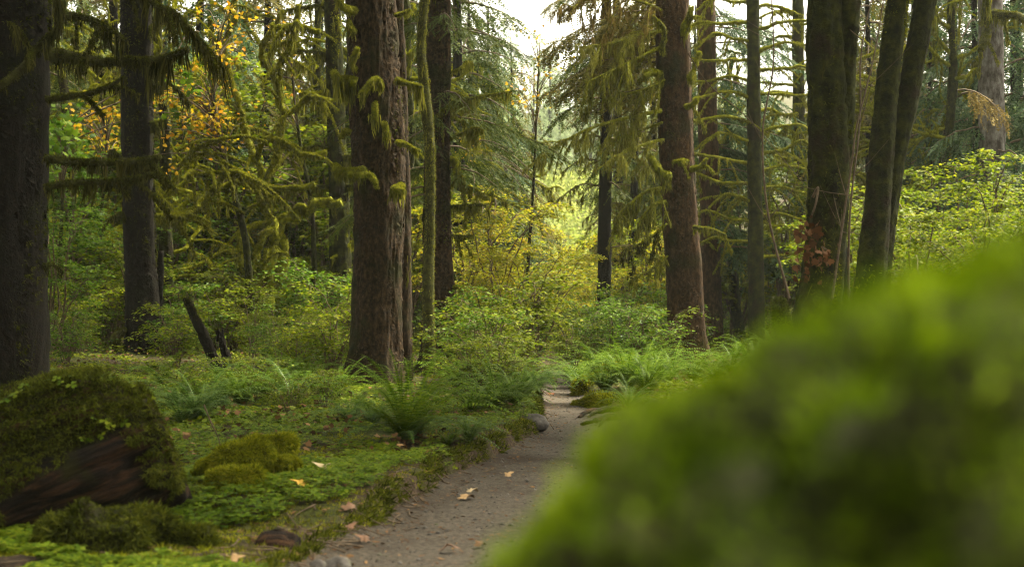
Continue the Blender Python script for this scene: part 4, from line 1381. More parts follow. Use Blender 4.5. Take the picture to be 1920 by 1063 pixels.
rock('grey rock on the left edge of the trail where it narrows', 1003, 786, 52, 24, 1)
rock('smooth pale grey rock at the bottom edge of the trail', 634, 1062, 62, 36, 2)
rock('small black rock left of the smooth pale grey rock', 596, 1063, 40, 34, 3)
rock('dark mossy root stump at the bottom left of the trail', 520, 1018, 90, 50, 4, 'deadwood', 'stump', 'stump')
rock('red rotten stump under ferns at the trail bend', 1028, 716, 34, 42, 5, 'bark_red', 'stump', 'stump')
for k, (lab, q) in enumerate([
    ('exposed tree root crossing the right edge of the trail, the farther one', [(1165, 772), (1130, 776), (1100, 780), (1085, 784)]),
    ('exposed tree root at the right edge of the trail, the nearer one', [(1180, 786), (1140, 790), (1110, 798), (1090, 796)])]):
    w = np.array([on_ground(*c) for c in q]); w[:, 2] += .045
    w[-1][2] -= .04
    T = thing('tree_root', lab, 'root', w[1])
    m = MB(); cv = curve(w, 40)
    tube(m, cv, np.linspace(.045, .015, 40), 12, lump(.012, 12, k)); 
    tube(m, curve([cv[15], cv[22] + [.02, -.12, -.01], cv[26] + [.0, -.25, -.05]], 14), np.linspace(.025, .008, 14), 8, lump(.006, 14, k))
    wobj(m, 'root', M['deadwood'], T, True)

# fallen maple leaves
vv, tt = MAPLE
for lab, X, Y, sz, c, a in [
    ('tan maple leaf lying on the trail close to its left bank', 880, 938, .15, 'tan', .3),
    ('pale maple leaf just behind the tan one on the trail', 882, 928, .11, 'pale', 1.9),
    ('small pale leaf on the trail farther up beside the bank', 946, 896, .10, 'tan', 2.4),
    ('yellow maple leaf lying in the clover', 567, 918, .14, 'yellow', 1.2),
    ('pale curled maple leaf on the clover left of the trail', 620, 884, .17, 'pale', .9),
    ('orange red leaf in the clover between yellow leaf and trail', 640, 916, .10, 'orange', 2.8),
    ('brown shrivelled leaf in the clover near the pale curled leaf', 662, 888, .11, 'brown', 1.4),
    ('tan leaf at the bottom edge below the big broken log', 436, 1058, .12, 'tan', 2.1),
    ('pinkish leaf on the soil at the lower left of the trail', 656, 962, .12, 'pink', .2),
    ('pinkish leaf lying on bare soil nearest the pale grey rock', 690, 1018, .11, 'pink', 1.0),
    ('wide pinkish leaf flat on the trail near the bottom', 842, 1034, .13, 'pink', 1.6),
    ('small pinkish leaf at the foot of the bank', 648, 1000, .10, 'pink', 2.6),
    ('faded brown leaf on trail centre near the bottom', 905, 1028, .09, 'brown', .4),
    ('orange leaf under the front of the big sword fern', 800, 852, .09, 'orange', 2.0),
    ('reddish leaf at the end of the trail by the bend', 1040, 742, .16, 'orange', .6),
    ('red brown leaf lying on bank moss above the two trail leaves', 808, 892, .08, 'orange', 1.1),
    ('brown leaf on the mossy verge below the big sword fern', 730, 900, .09, 'brown', 2.2)]:
    w = on_ground(X, Y)
    if dpath(np.array([w[0]]), np.array([w[1]]))[0] < 0:
        w[2] = path_z(np.array([w[0]]), np.array([w[1]]))[0]
    sz = sz * .72
    c0 = vv * sz * np.array([1, 1, 1])
    c0[:, 2] += .12 * sz * np.sin(vv[:, 0] * 5 + a) + .15 * sz * vv[:, 1] ** 2 + .10 * sz * R.random(len(vv))
    c0[:, 2] -= c0[:, 2].min()
    m = MB(); m.add(c0, tt)
    m.add(np.array([(-.003, -.5 * sz, .02), (.003, -.5 * sz, .02), (0, .05 * sz, .015)]), [(0, 1, 2)])
    o = m.build('fallen_leaf', M['fall_' + c])
    o.location = w + np.array([0, 0, .012]); o.rotation_euler = (R.normal(0, .12), R.normal(0, .12), a * 2)
    tag(o, lab, 'leaf', 'fallen maple leaves')

# ------------------------------------------------------------------ labels by place between the landmarks
ZN = [(-9999, 95, 'beside the left edge giant'),
      (95, 262, 'between left edge giant and dark second spruce'),
      (262, 470, 'just behind the dark second spruce'),
      (470, 706, 'left behind the big flaking spruce'),
      (706, 870, 'behind the two brown spruces left of the trail'),
      (870, 1030, 'left of the bright gap'),
      (1030, 1134, 'in the bright gap'),
      (1134, 1285, 'left behind the red barked spruce'),
      (1285, 1540, 'between red barked spruce and double mossy trunk'),
      (1540, 1690, 'between the double mossy trunk and the V stems'),
      (1690, 9999, 'right of the V stems')]
ORD = ['first', 'second', 'third', 'fourth', 'fifth', 'sixth', 'seventh', 'eighth', 'ninth', 'tenth', 'eleventh', 'twelfth']
QUEUE = {}


def queue(o, noun, group):
    X = 960 + o.location.x / o.location.y * F
    z = next(t for a, b, t in ZN if a <= X < b)
    o['group'] = group
    QUEUE.setdefault((noun, z), []).append((X, o))


def flush():
    for (noun, z), l in QUEUE.items():
        l.sort(key=lambda e: e[0])
        for k, (X, o) in enumerate(l):
            if len(l) == 1:
                o['label'] = 'the only %s %s' % (noun, z)
            else:
                o['label'] = '%s from left, %s %s' % (ORD[min(k, 11)], noun, z)


# ------------------------------------------------------------------ ferns
rf = np.random.default_rng(31)
fern_meshes = []
for k in range(5):
    m = MB()
    nf = 24 + k * 2
    for j in range(nf):
        a = j * 2.4 + rf.uniform(-.3, .3)
        tm = frond_tmpl(rf.uniform(.6, 1.0), rf.uniform(.55, 1.15), 26, rf.uniform(.09, .125), rf, rf.uniform(.75, 1.25))
        m.inst(tm, np.array([[math.cos(a) * .03, math.sin(a) * .03, 0]]), rot_z(np.array([a])))
    fern_meshes.append(m.mesh('fern_fronds', M['fern']))

b = on_ground(755, 838)
b = np.array([(765 - 960) / F * 11.3, 11.3, gz((765 - 960) / F * 11.3, 11.3)])
T = thing('sword_fern', 'largest sword fern, a wide arching clump in front of the big flaking spruce', 'fern', b)
for j in range(62):
    a = j * 2.4 + rf.uniform(-.25, .25)
    low = j % 4 == 0
    tm = frond_tmpl(rf.uniform(.85, 1.15) * (.8 if low else 1), rf.uniform(.5, .95), 32, rf.uniform(.095, .12), rf, rf.uniform(.45, .75) if low else rf.uniform(.8, 1.4))
    m = MB(); m.inst(tm, np.array([[math.cos(a) * .04, math.sin(a) * .04, .02]]), rot_z(np.array([a])))
    m.build('frond', M['fern_pale'] if low else M['fern_bright'], T)
m = MB()
for j in range(14):
    a = rf.uniform(0, 6.28)
    tm = frond_tmpl(rf.uniform(.3, .5), 1.1, 16, .05, rf, .35)
    m.inst(tm, np.array([[math.cos(a) * .06, math.sin(a) * .06, .02]]), rot_z(np.array([a])))
m.build('dead_fronds', M['leaf_dead'], T)

FERNS = [(345, 800, 1.0, 1), (372, 792, 1.05, 1), (410, 770, 1.0, 0), (330, 765, .9, 0), (455, 765, 1.0, 0), (500, 752, 1.1, 0), (548, 760, 1.0, 1), (590, 752, 1.1, 0), (632, 748, 1.0, 0), (430, 738, 1.0, 0),
         (520, 728, 1.1, 0), (575, 722, 1.1, 0), (620, 712, 1.0, 0), (655, 792, .55, 1), (700, 800, .5, 1), (360, 742, 1.0, 0), (310, 730, 1.0, 0), (888, 775, .7, 0), (925, 770, .9, 0), (965, 762, .9, 0),
         (905, 740, 1.1, 0), (945, 732, 1.1, 0), (985, 745, .9, 1), (1005, 735, .9, 1), (860, 735, 1.0, 0), (1095, 738, .9, 0), (1080, 725, .9, 0), (1135, 735, 1.0, 0), (1180, 730, 1.1, 0), (1215, 738, 1.1, 0), (1160, 715, 1.1, 0),
         (1200, 708, 1.1, 0), (1235, 712, 1.0, 0), (1255, 720, 1.0, 0), (1300, 715, 1.0, 0), (1340, 712, 1.0, 0), (1375, 705, 1.1, 0), (1410, 690, 1.1, 0), (1180, 765, .7, 1), (880, 832, .42, 1), (840, 838, .36, 0), (1448, 665, 1.0, 0), (1500, 640, .9, 0),
         (1560, 600, .8, 0), (1215, 690, 1.1, 0), (1120, 700, 1.0, 0)]
for k, (X, Y, s, pale) in enumerate(FERNS):
    if X < 655:
        s *= .85
    w = on_ground(X, Y)
    T = thing('sword_fern', '', 'fern', w, rf.uniform(0, 6.28), None, s * rf.uniform(.85, 1.1))
    obj('fronds', fern_meshes[k % 5], T, M['fern_pale'] if pale else None)
    queue(T, 'small sword fern' if s < .6 else ('bluish sword fern' if pale else 'green sword fern'), 'sword ferns on the forest floor')

# ------------------------------------------------------------------ shrubs
rs = np.random.default_rng(41)
SH = {}
for nm, args in {
    'maple_a': (3.6, 2.0, 9, .09, MAPLE_LO, 17, .95), 'maple_b': (3.2, 2.2, 10, .085, MAPLE_LO, 16, .95),
    'berry_a': (1.5, 1.0, 13, .075, OVATE, 10, .4), 'berry_b': (1.2, 1.0, 14, .065, OVATE, 9, .3), 'berry_c': (1.9, 1.2, 12, .085, OVATE, 11, .6),
    'thin_a': (3.4, 1.9, 8, .075, OVATE, 15, .8)}.items():
    lf, st = shrub_mesh(args[0], args[1], rs, *args[2:])
    SH[nm] = (lf.mesh('shrub_leaves', M['leaf_lime']), st.mesh('shrub_stems', M['twig']))


def shrub(kind, X, D, s, mat, noun, name='shrub', cat='shrub', group=None, dz=0):
    x = (X - 960) / F * D
    T = thing(name, '', cat, (x, D, gz(x, D) - .05 + dz), rs.uniform(0, 6.28), None, s)
    obj('foliage', SH[kind][0], T, M[mat])
    obj('stems', SH[kind][1], T)
    queue(T, noun, group or 'shrubs under the trees')
    return T


VM = 'vine maples under the conifers'
for X, D, s, mt in [(1600, 21, .72, 'leaf_lime'), (1668, 23, .75, 'leaf_lime'), (1745, 20, .72, 'leaf_lime'), (1800, 24, .9, 'leaf_lime'), (1880, 20, .72, 'leaf_lime'), (1945, 22, .8, 'leaf_lime'), (1845, 17, .58, 'leaf_lime'), (1715, 17, .55, 'leaf_lime'), (1560, 25, .7, 'leaf_lime')]:
    shrub(('maple_a', 'maple_b')[int(X) % 2], X, D, s, mt, 'lime green vine maple', 'vine_maple', 'vine maple', VM)
for X, D, s in [(880, 27, .95), (930, 25, .82), (985, 28, .55), (900, 31, 1.15), (945, 34, .9), (950, 23, .62), (1000, 24, .6), (870, 24, .6)]:
    shrub(('thin_a', 'maple_b')[int(X) % 2], X, D, s, 'leaf_yellow', 'yellow green vine maple', 'vine_maple', 'vine maple', VM)
for X, D, s in [(1075, 42, .6), (1100, 36, .5), (1050, 33, .42), (1120, 33, .5), (1160, 40, .9), (1210, 36, .85), (1060, 50, .95), (1130, 48, 1.0), (1240, 34, .8), (1190, 46, 1.05), (1350, 36, .8), (1400, 38, .8), (1460, 36, .8), (1310, 33, .7)]:
    shrub(('maple_a', 'thin_a')[int(X) % 2], X, D, s, 'leaf_lime' if X % 20 else 'leaf_yellow', 'bright vine maple', 'vine_maple', 'vine maple', VM)
for X, D, s, mt in [(130, 26, .95, 'leaf_green'), (180, 30, 1.2, 'leaf_green'), (100, 22, .6, 'leaf_green'), (215, 27, .7, 'leaf_green'), (330, 30, .8, 'leaf_green'), (400, 33, .85, 'leaf_under'), (560, 34, .8, 'leaf_under'), (600, 30, .6, 'leaf_lime'), (340, 31, 1.55, 'leaf_under'), (430, 32, 1.7, 'leaf_lime'), (540, 33, 1.6, 'leaf_under'), (620, 32, 1.5, 'leaf_lime'), (160, 33, 1.7, 'leaf_under'), (760, 30, 1.2, 'leaf_under'), (1380, 33, 1.2, 'leaf_under'), (1470, 31, 1.1, 'leaf_lime'), (455, 30, .6, 'leaf_under'), (120, 34, 1.3, 'leaf_lime')]:
    shrub(('maple_a', 'thin_a')[int(X) % 2], X, D, s, mt, 'green vine maple', 'vine_maple', 'vine maple', VM)
for k in range(26):
    X = rs.uniform(90, 650)
    D = rs.uniform(19, 25)
    if not 225 < X < 320 and not 380 < X < 440:
        shrub(('berry_b', 'berry_a', 'thin_a')[k % 3], X, D, rs.uniform(.5, .85) * (.45 if k % 3 == 2 else 1), ('leaf_green', 'leaf_lime', 'leaf_under')[k % 3], ('knee high', 'rounded', 'twiggy')[k % 3] + ' bush')
for X, D, s in [(865, 19.5, .7), (900, 18.5, .7), (935, 19, .75), (965, 20.5, .7), (990, 22, .6), (890, 21.5, .9), (1075, 22, .6), (1150, 22.5, .75), (1200, 22, .75), (1235, 23.5, .7), (1110, 24, .6)]:
    shrub('berry_a', X, D, s, 'leaf_under' if X % 2 else 'leaf_green', 'bushy shrub')
for k in range(46):
    X = rs.uniform(60, 690)
    D = rs.uniform(24.5, 36)
    shrub(('berry_a', 'berry_b', 'berry_c')[k % 3], X, D, rs.uniform(.6, 1.15), ('leaf_green', 'leaf_under', 'leaf_green', 'leaf_lime', 'leaf_under')[k % 5], ('tall', 'low', 'leafy')[k % 3] + (' berry bush' if k % 5 in (0, 2) else ' berry shrub' if k % 5 in (1, 4) else ' lime berry shrub'))
for k in range(26):
    X = rs.uniform(850, 1030) if k < 10 else rs.uniform(1060, 1560)
    D = rs.uniform(21, 30) if k < 10 else rs.uniform(26.5, 38)
    shrub(('berry_a', 'berry_b', 'berry_c')[k % 3], X, D, rs.uniform(.55, 1.0), ('leaf_green', 'leaf_lime', 'leaf_under', 'leaf_yellow')[k % 4], ('tall', 'low', 'leafy')[k % 3] + ' berry shrub')
for X, D, s in [(610, 15, .4), (540, 14.2, .36), (885, 16.5, .6), (930, 16.5, .65), (960, 17.5, .6), (350, 15, .5), (480, 16, .45)]:
    shrub('berry_b', X, D, s, 'leaf_under', 'knee high leafy shrub')

# golden maple sprays behind the dark spruce
def sprays(label, trunk_pts, r0, regions, D, size, mat, seed, name='maple_tree', dens=1.0):
    r = np.random.default_rng(seed)
    T = thing(name, label, 'tree', px(*trunk_pts[0]))
    m, lf = MB(), MB()
    cv = pxcurve(trunk_pts, 40)
    tube(m, cv, np.linspace(r0, r0 * .3, 40), 10, lump(r0 * .2, 8, seed))
    wobj(m, 'trunk', M['mossbark'], T, True)
    m = MB()
    for X, Y, sx, sy, n in regions:
        for k in range(n):
            c = px(X + r.normal(0, sx), Y + r.normal(0, sy), D + r.normal(0, .7))
            s0 = cv[np.argmin(np.linalg.norm(cv - c - [0, 0, -.6], axis=1))]
            tube(m, curve([s0, (s0 + c) / 2 + [0, 0, .15], c], 8), np.linspace(.014, .004, 8), 4, cap=False)
            d = nrm(np.array([r.normal(), r.normal(), r.normal(-.1, .25)]))
            q = max(int(9 * dens), 3)
            uu = np.linspace(-.3, .35, q)
            P = c + d * uu[:, None] + r.normal(0, .07, (q, 3))
            dd = nrm(r.normal(0, .8, (q, 3)) + np.array([0, 0, -.35]))
            lf.inst(MAPLE, P, frames(dd, nrm(np.array([0, -.4, 1.0]) + r.normal(0, .45, (q, 3)))) * (size * r.uniform(.6, 1.2, q))[:, None, None])
    wobj(m, 'branches', M['twig'], T)
    wobj(lf, 'foliage', M[mat], T)
    return T


sprays('slender maple with golden autumn leaves behind the dark second spruce', [(470, 580, 26), (460, 450, 26), (430, 330, 26), (400, 200, 26), (410, 60, 26)], .08,
       [(360, 190, 44, 26, 26), (330, 240, 44, 28, 17), (395, 220, 30, 25, 14), (430, 80, 18, 25, 12), (390, 40, 20, 15, 5), (300, 180, 20, 15, 6), (345, 140, 30, 14, 6)], 26, .078, 'leaf_gold', 61)
sprays('thin maple with few orange leaves between the left edge giant and the dark second spruce', [(180, 600, 27), (190, 400, 27), (200, 300, 27), (190, 180, 27)], .05,
       [(180, 215, 22, 16, 12), (190, 265, 20, 14, 9), (140, 225, 14, 14, 6), (205, 210, 14, 10, 4)], 27, .078, 'leaf_gold', 62)
sprays('lanky maple with scattered orange leaves left of the big flaking spruce', [(590, 590, 29), (585, 400, 29), (560, 250, 29), (540, 60, 29)], .06,
       [(530, 60, 20, 22, 6), (500, 180, 12, 8, 3), (555, 180, 20, 20, 2), (520, 370, 20, 15, 3), (450, 310, 30, 30, 4), (490, 30, 14, 12, 3)], 29, .078, 'leaf_gold', 63, dens=.6)
sprays('maple with sparse rusty leaves hanging left of the bright gap', [(985, 690, 33), (990, 500, 33), (1000, 350, 33), (1010, 120, 33)], .06,
       [(1000, 190, 16, 20, 5), (1030, 130, 20, 14, 5), (985, 160, 16, 16, 5), (900, 290, 20, 14, 4), (1010, 60, 20, 10, 3)], 33, .078, 'leaf_gold', 64, dens=.7)
sprays('green leafed maple sapling between the left edge giant and the dark second spruce', [(110, 640, 25), (112, 500, 25), (118, 350, 25), (120, 240, 25)], .05,
       [(118, 250, 20, 20, 22), (110, 290, 14, 14, 12), (320, 170, 18, 14, 6)], 25, .14, 'leaf_green', 65)

# thin saplings at the right
for k, (lab, q) in enumerate([
    ('thin bare sapling curving up right of the double mossy trunk, the left one', [(1560, 560, 12.5), (1580, 420, 12.5), (1598, 300, 12.5), (1606, 240, 12.5), (1640, 100, 12.5), (1660, -20, 12.5)]),
    ('thin bare sapling close to the double mossy trunk, the straight one', [(1590, 560, 12.8), (1594, 400, 12.8), (1612, 230, 12.8), (1615, 100, 12.8), (1640, -30, 12.8)]),
    ('thin leaning sapling crossing left of the double mossy trunk', [(1480, 560, 12.2), (1440, 400, 12.2), (1430, 250, 12.2), (1450, 120, 12.2), (1446, -20, 12.2)]),
    ('long thin bowed twig sweeping down from the top toward the double mossy trunk', [(1290, 100, 14), (1330, 160, 14), (1400, 220, 14), (1470, 300, 13.5), (1520, 360, 13)]),
    ('dead twig arching from the fern bed beside the short bright mossy log', [(382, 758, 10), (395, 790, 10), (412, 830, 10), (410, 868, 10), (388, 888, 10)])]):
    cv = pxcurve(q, 50)
    T = thing('sapling', lab, 'sapling', cv[0])
    r0 = .012 if k < 3 else .006
    m = MB(); tube(m, cv, np.linspace(r0, r0 * .4, 50), 6, lump(.002, 20, k), cap=False)
    for j in range(7 if k < 3 else 2):
        o = cv[R.integers(10, 46)]
        d = np.array([R.normal(0, .3), R.normal(0, .3), R.uniform(.1, .6)])
        tube(m, curve([o, o + d * .3, o + d * .8 + [0, 0, .05]], 8), np.linspace(r0 * .4, .0015, 8), 4, cap=False)
    wobj(m, 'stem', M['twig'], T, True)

# ------------------------------------------------------------------ background conifers
rc = np.random.default_rng(51)
CON = []
for H, nb, Lm, hang, droop in ((11, 52, 2.6, .7, .55), (10, 46, 2.4, .9, .6), (12, 54, 2.7, .6, .5), (9, 42, 2.4, 1.0, .65)):
    tw, wood, tk = conifer_mesh(H, rc, nb, Lm, .09, TWIG_LO, .20, .34, hang, droop, .08, .5, H * .018, .03)
    CON.append((tw.mesh('conifer_crown', M['needle']), wood.mesh('conifer_boughs', M['twig']), tk.mesh('conifer_trunk', M['bark_dark'], True)))


def conifer(k, X, D, s, mat, noun, tmat=None, dz=0):
    x = (X - 960) / F * D
    T = thing('conifer_tree', '', 'tree', (x, D, gz(x, D) - .1 + dz), rc.uniform(0, 6.28), None, s)
    obj('crown', CON[k][0], T, M[mat]); obj('boughs', CON[k][1], T); obj('trunk', CON[k][2], T, tmat)
    queue(T, noun, 'conifers in the background')
    return T


for k, (X, D, s, mt) in enumerate([
    (60, 30, 1.0, 'needle'), (150, 38, 1.1, 'needle'), (215, 34, 1.0, 'needle_olive'), (310, 36, 1.0, 'needle'), (375, 33, 1.0, 'needle_blue'), (430, 40, 1.1, 'needle'), (500, 37, 1.0, 'needle_olive'), (600, 42, 1.2, 'needle_blue'), (455, 48, 1.3, 'needle'),
    (260, 46, 1.2, 'needle_blue'), (120, 50, 1.3, 'needle'), (680, 38, 1.1, 'needle'), (730, 33, 1.0, 'needle'), (770, 42, 1.2, 'needle_blue'), (860, 35, 1.05, 'needle'), (880, 41, 1.1, 'needle'), (918, 45, .95, 'needle_blue'), (962, 48, .95, 'needle_olive'), (835, 48, 1.3, 'needle'),
    (1170, 56, 1.1, 'needle'), (1225, 44, 1.0, 'needle_olive'), (1300, 40, .95, 'needle'), (1385, 44, .55, 'needle'), (1530, 48, .85, 'needle'), (1585, 38, .95, 'needle'), (1630, 32, .9, 'needle_olive'), (1690, 36, 1.0, 'needle'),
    (1745, 30, .8, 'needle_blue'), (1790, 36, 1.1, 'needle'), (1830, 29, .9, 'needle_blue'), (1905, 33, 1.1, 'needle'), (1945, 28, 1.0, 'needle_blue'), (1710, 46, 1.2, 'needle'), (1640, 50, 1.2, 'needle_blue')]):
    conifer(k % 4, X, D, s, mt, {'needle': 'dark green conifer', 'needle_blue': 'bluish conifer', 'needle_olive': 'olive conifer'}[mt])
for k, (x, y, s) in enumerate([(-7.5, 3.0, 1.0), (-6.2, -1.5, 1.1), (-3.5, -5.5, 1.0), (.5, -7.5, 1.15), (4.5, -5.0, 1.0), (-9.5, 8.0, 1.1), (8.0, -3.0, 1.1)]):  # unseen conifers added around the viewpoint to block sky light from the front
    T = thing('conifer_tree', 'conifer added out of view around the viewpoint to keep sky light off trunk fronts', 'tree', (x, y, gz(x, y) - .1), k, 'conifers added around the viewpoint for shade', s)
    obj('crown', CON[k % 4][0], T, M['needle']); obj('branches', CON[k % 4][1], T); obj('trunk', CON[k % 4][2], T)
s_ = [(1862, 600, 27, 52), (1860, 300, 27, 48), (1858, 100, 27, 44), (1856, -100, 27, 40)]
T = thing('spruce_tree', 'spruce with pale lichen grey trunk at the far right, mossy stubs near the top', 'tree', base_of(s_))
_, p, ra = trunk(T, s_, M['bark_pale'], 14, 50, .025, 23, .1, .06)
D = 26.6
for k, q in enumerate([[(1858, 30, D), (1885, 30, D - .2), (1920, 38, D - .4), (1960, 40, D - .5)], [(1852, 40, D), (1846, 20, D - .2), (1850, -10, D - .3)], [(1850, 60, D), (1842, 75, D - .2), (1838, 95, D - .3)]]):
    limb(T, np.array([px(*c) for c in q]), .09, .05, 'mosslimb_dark', 'strand', 'moss_dark', hang=.5, dens=300, seed=600 + k, side=2)
tw, wood, br = MB(), MB(), MB()
for k in range(16):
    z = rc.uniform(1.5, 4.6)
    c = np.array([np.interp(z, p[:, 2], p[:, j]) for j in range(3)])
    conifer_branch(tw, wood, c, rc.uniform(2.2, 4.8), rc.uniform(1.0, 2.2), rc, .15, .6, TWIG_LO, .14, .24, .9)
for k in range(2):
    c = px(1795 + 8 * k, 170 + 6 * k, 25.5)
    conifer_branch(br, wood, c, -.6 + .3 * k, .8, rc, .15, .8, TWIG_LO, .12, .2, 1.2)
wobj(tw, 'foliage', M['needle_blue'], T); wobj(br, 'dying_foliage', M['needle_brown'], T); wobj(wood, 'boughs', M['twig'], T)

# bare broadleaf trees hung with moss, behind
rd = np.random.default_rng(81)
DR = []
for k in range(4):
    H_ = (7.5, 6.5, 8.5, 7)[k]
    tk, lb, hm_, fz_ = MB(), MB(), MB(), MB()
    zz = np.linspace(-.3, H_, 40)
    tp = np.stack([.25 * np.sin(zz * .5 + k) + .06 * np.sin(zz * 2 + k), .2 * np.sin(zz * .6 + 2 * k), zz], 1)
    tr_ = np.linspace(.16, .06, 40)
    tube(tk, tp, tr_, 20, barkdisp(.03, k))
    fuzz(fz_, tp, tr_, 2600, .05)
    for j in range(26):
        t = rd.uniform(.18, .98)
        o_ = np.array([np.interp(t * 39, np.arange(40), tp[:, c]) for c in range(3)])
        a = rd.uniform(0, 6.28)
        l = rd.uniform(1.0, 2.6) * (1.2 - .5 * t)
        p_ = [o_]
        dr_ = np.array([math.cos(a), math.sin(a), rd.uniform(-.1, .7)])
        for q_ in range(4):
            dr_ = nrm(dr_ + rd.normal(0, .4, 3) + [0, 0, -.06])
            p_.append(p_[-1] + dr_ * l / 4)
        ws = [(curve(np.array(p_), 22), np.linspace(.05, .016, 22))]
        for z in range(4):
            b_ = ws[0][0][rd.integers(5, 21)]
            d_ = nrm(dr_ + rd.normal(0, .8, 3)); l2 = rd.uniform(.4, 1.1)
            ws.append((curve(np.array([b_, b_ + d_ * l2 * .5 + rd.normal(0, .06, 3), b_ + d_ * l2 + [0, 0, -.2 * l2]]), 10), np.linspace(.02, .006, 10)))
        for cv, rr in ws:
            tube(lb, cv, rr, 6, lump(.012, 14, k), cap=False)
            ll = float(np.linalg.norm(np.diff(cv, axis=0), axis=1).sum())
            strands(hm_, cv, rr, int(80 * ll), .42, .010, rd, 2.2, j, power=2.4)
            fuzz(fz_, cv, rr, int(520 * ll), .036, rd, up=1.0, droop=.2)
    DR.append((tk.mesh('bare_trunk', M['mossbark'], True), lb.mesh('bare_limbs', M['mosslimb'], True), hm_.mesh('bare_hanging_moss', M['strand']), fz_.mesh('bare_moss', M['moss'])))
for k, (X, D, s) in enumerate([(120, 29, 1.0), (205, 33, 1.05), (300, 28, .95), (345, 35, 1.1), (390, 36, 1.1), (575, 38, 1.0), (600, 37, 1.15), (655, 33, 1.0), (155, 40, 1.2), (520, 43, 1.3), (745, 30, .95), (775, 36, 1.1), (880, 37, 1.0), (930, 46, 1.1),
                               (1375, 33, .8), (1445, 40, .95), (1590, 31, .9), (1700, 31, 1.0), (1780, 28, .9), (1230, 42, .7)]):
    x = (X - 960) / F * D
    T = thing('maple_tree', '', 'tree', (x, D, gz(x, D) - .05), rd.uniform(0, 6.28), None, s)
    for nm, me in zip(('trunk', 'limbs', 'hanging_moss', 'moss'), DR[k % 4]):
        obj(nm, me, T)
    queue(T, 'bare moss draped tree', 'bare mossy trees in the background')

# bough with drying needles reaching in above the gap
flush()

# ------------------------------------------------------------------ things nobody could count
ru = np.random.default_rng(71)
N = 26000
y = 12.5 + 45 * ru.random(N) ** 1.5
x = ru.uniform(-.43, .43, N) * y
d = dpath(x, y)
gap_ = fbm(np.stack([x * .9, y * .45, 7 + 0 * x], 1), 3)
keep = (d > .25) & ((gap_ > -.05) | (y > 30)) & ~((y < 15) & (x > -3.2) & (ru.random(N) < .75))
x, y, d = x[keep], y[keep], d[keep]
z = ground_z(x, y)
hh = (.07 + .8 * ru.random(len(x)) ** 1.7 * ss((y - 20) / 14)) * (.5 + .5 * ss(d / 1.0)) * (.55 + .75 * np.clip(.5 + fbm(np.stack([x * .5, y * .5, 0 * x], 1), 2), 0, 1))
nl = 9
m = MB()
P = np.repeat(np.stack([x, y, z], 1), nl, 0)
f = ru.random(len(P)) ** .7
H_ = np.repeat(hh, nl)
a = ru.uniform(0, 6.28, len(P))
P[:, 2] += H_ * f
P[:, :2] += np.stack([np.cos(a), np.sin(a)], 1) * (.05 + .16 * ru.random(len(P)))[:, None]
dd = nrm(np.stack([np.cos(a), np.sin(a), ru.normal(-.15, .3, len(P))], 1))
up = nrm(np.array([0, 0, 1.0]) + ru.normal(0, .35, (len(P), 3)))
sc = (.045 + .05 * ru.random(len(P))) * (.8 + .5 * ss((np.repeat(y, nl) - 20) / 25))
m.inst(OVATE, P, frames(dd, up) * sc[:, None, None])
o = m.build('undergrowth', M['leaf_under'])
tag(o, 'knee high leafy undergrowth covering the forest floor', 'undergrowth', kind='stuff')

N = 70000
y = 6.0 + 13 * ru.random(N) ** 1.4
x = -.46 * y + ru.random(N) * (.46 * y + pc(y) - pw(y))
w = fbm(np.stack([x * 1.1, y * 1.1, 0 * x], 1), 3)
d = dpath(x, y)
k = (d > .02) & (w > -.30 + .5 * np.exp(-d / .2)) 
x, y = x[k], y[k]
z = ground_z(x, y) + ru.uniform(.015, .06, len(x))
a = ru.uniform(0, 6.28, len(x))
m = MB()
m.inst(TREFOIL, np.stack([x, y, z], 1), frames(np.stack([np.cos(a), np.sin(a), 0 * a], 1), nrm(np.array([0, -.15, 1.0]) + ru.normal(0, .25, (len(x), 3)))) * ru.uniform(.014, .034, len(x))[:, None, None])
tag(m.build('clover_cover', M['clover']), 'carpet of small three leaf clover left of the trail', 'ground cover', kind='stuff')

N = 150000
y = 6.0 + 15 * ru.random(N) ** 1.5
x = ru.uniform(-.46, .30, N) * y
d = dpath(x, y)
w = fbm(np.stack([x * 1.7, y * 1.7, 4 + 0 * x], 1), 3)
k = (d > -.03) & (w > -.15) & ((d > .45) | (ru.random(N) < .6))
x, y = x[k], y[k]
m = MB()
dd = nrm(ru.normal(0, .6, (len(x), 3)) * [1, 1, .3] + [0, 0, .8])
m.inst(TUFT, np.stack([x, y, ground_z(x, y) - .004], 1), frames(dd, nrm(ru.normal(0, 1, (len(x), 3)))) * ru.uniform(.015, .045, len(x))[:, None, None])
tag(m.build('moss_carpet', M['moss']), 'low mossy turf on the banks of the trail', 'moss', kind='stuff')

N = 16000
y = 6.4 + 13 * ru.random(N) ** 1.2
sd_ = np.where(ru.random(N) < .7, -1, 1)
x = pc(y) + sd_ * (pw(y) + ru.uniform(-.02, .34, N))
d = dpath(x, y)
w = fbm(np.stack([x * 2.6, y * 2.6, 9 + 0 * x], 1), 3)
k = (d > .02) & (d < .16) & (w > -.12)
x, y, sd_ = x[k], y[k], sd_[k]
m = MB()
dd = nrm(ru.normal(0, .45, (len(x), 3)) + np.stack([-sd_ * .7, 0 * x, .35 + 0 * x], 1))
m.inst(TUFT, np.stack([x, y, ground_z(x, y) - .004], 1), frames(dd, nrm(ru.normal(0, 1, (len(x), 3)))) * ru.uniform(.03, .085, len(x))[:, None, None])
tag(m.build('bank_moss', M['moss_dark']), 'shaggy moss and grass fringe hanging over the edges of the trail', 'moss', kind='stuff')

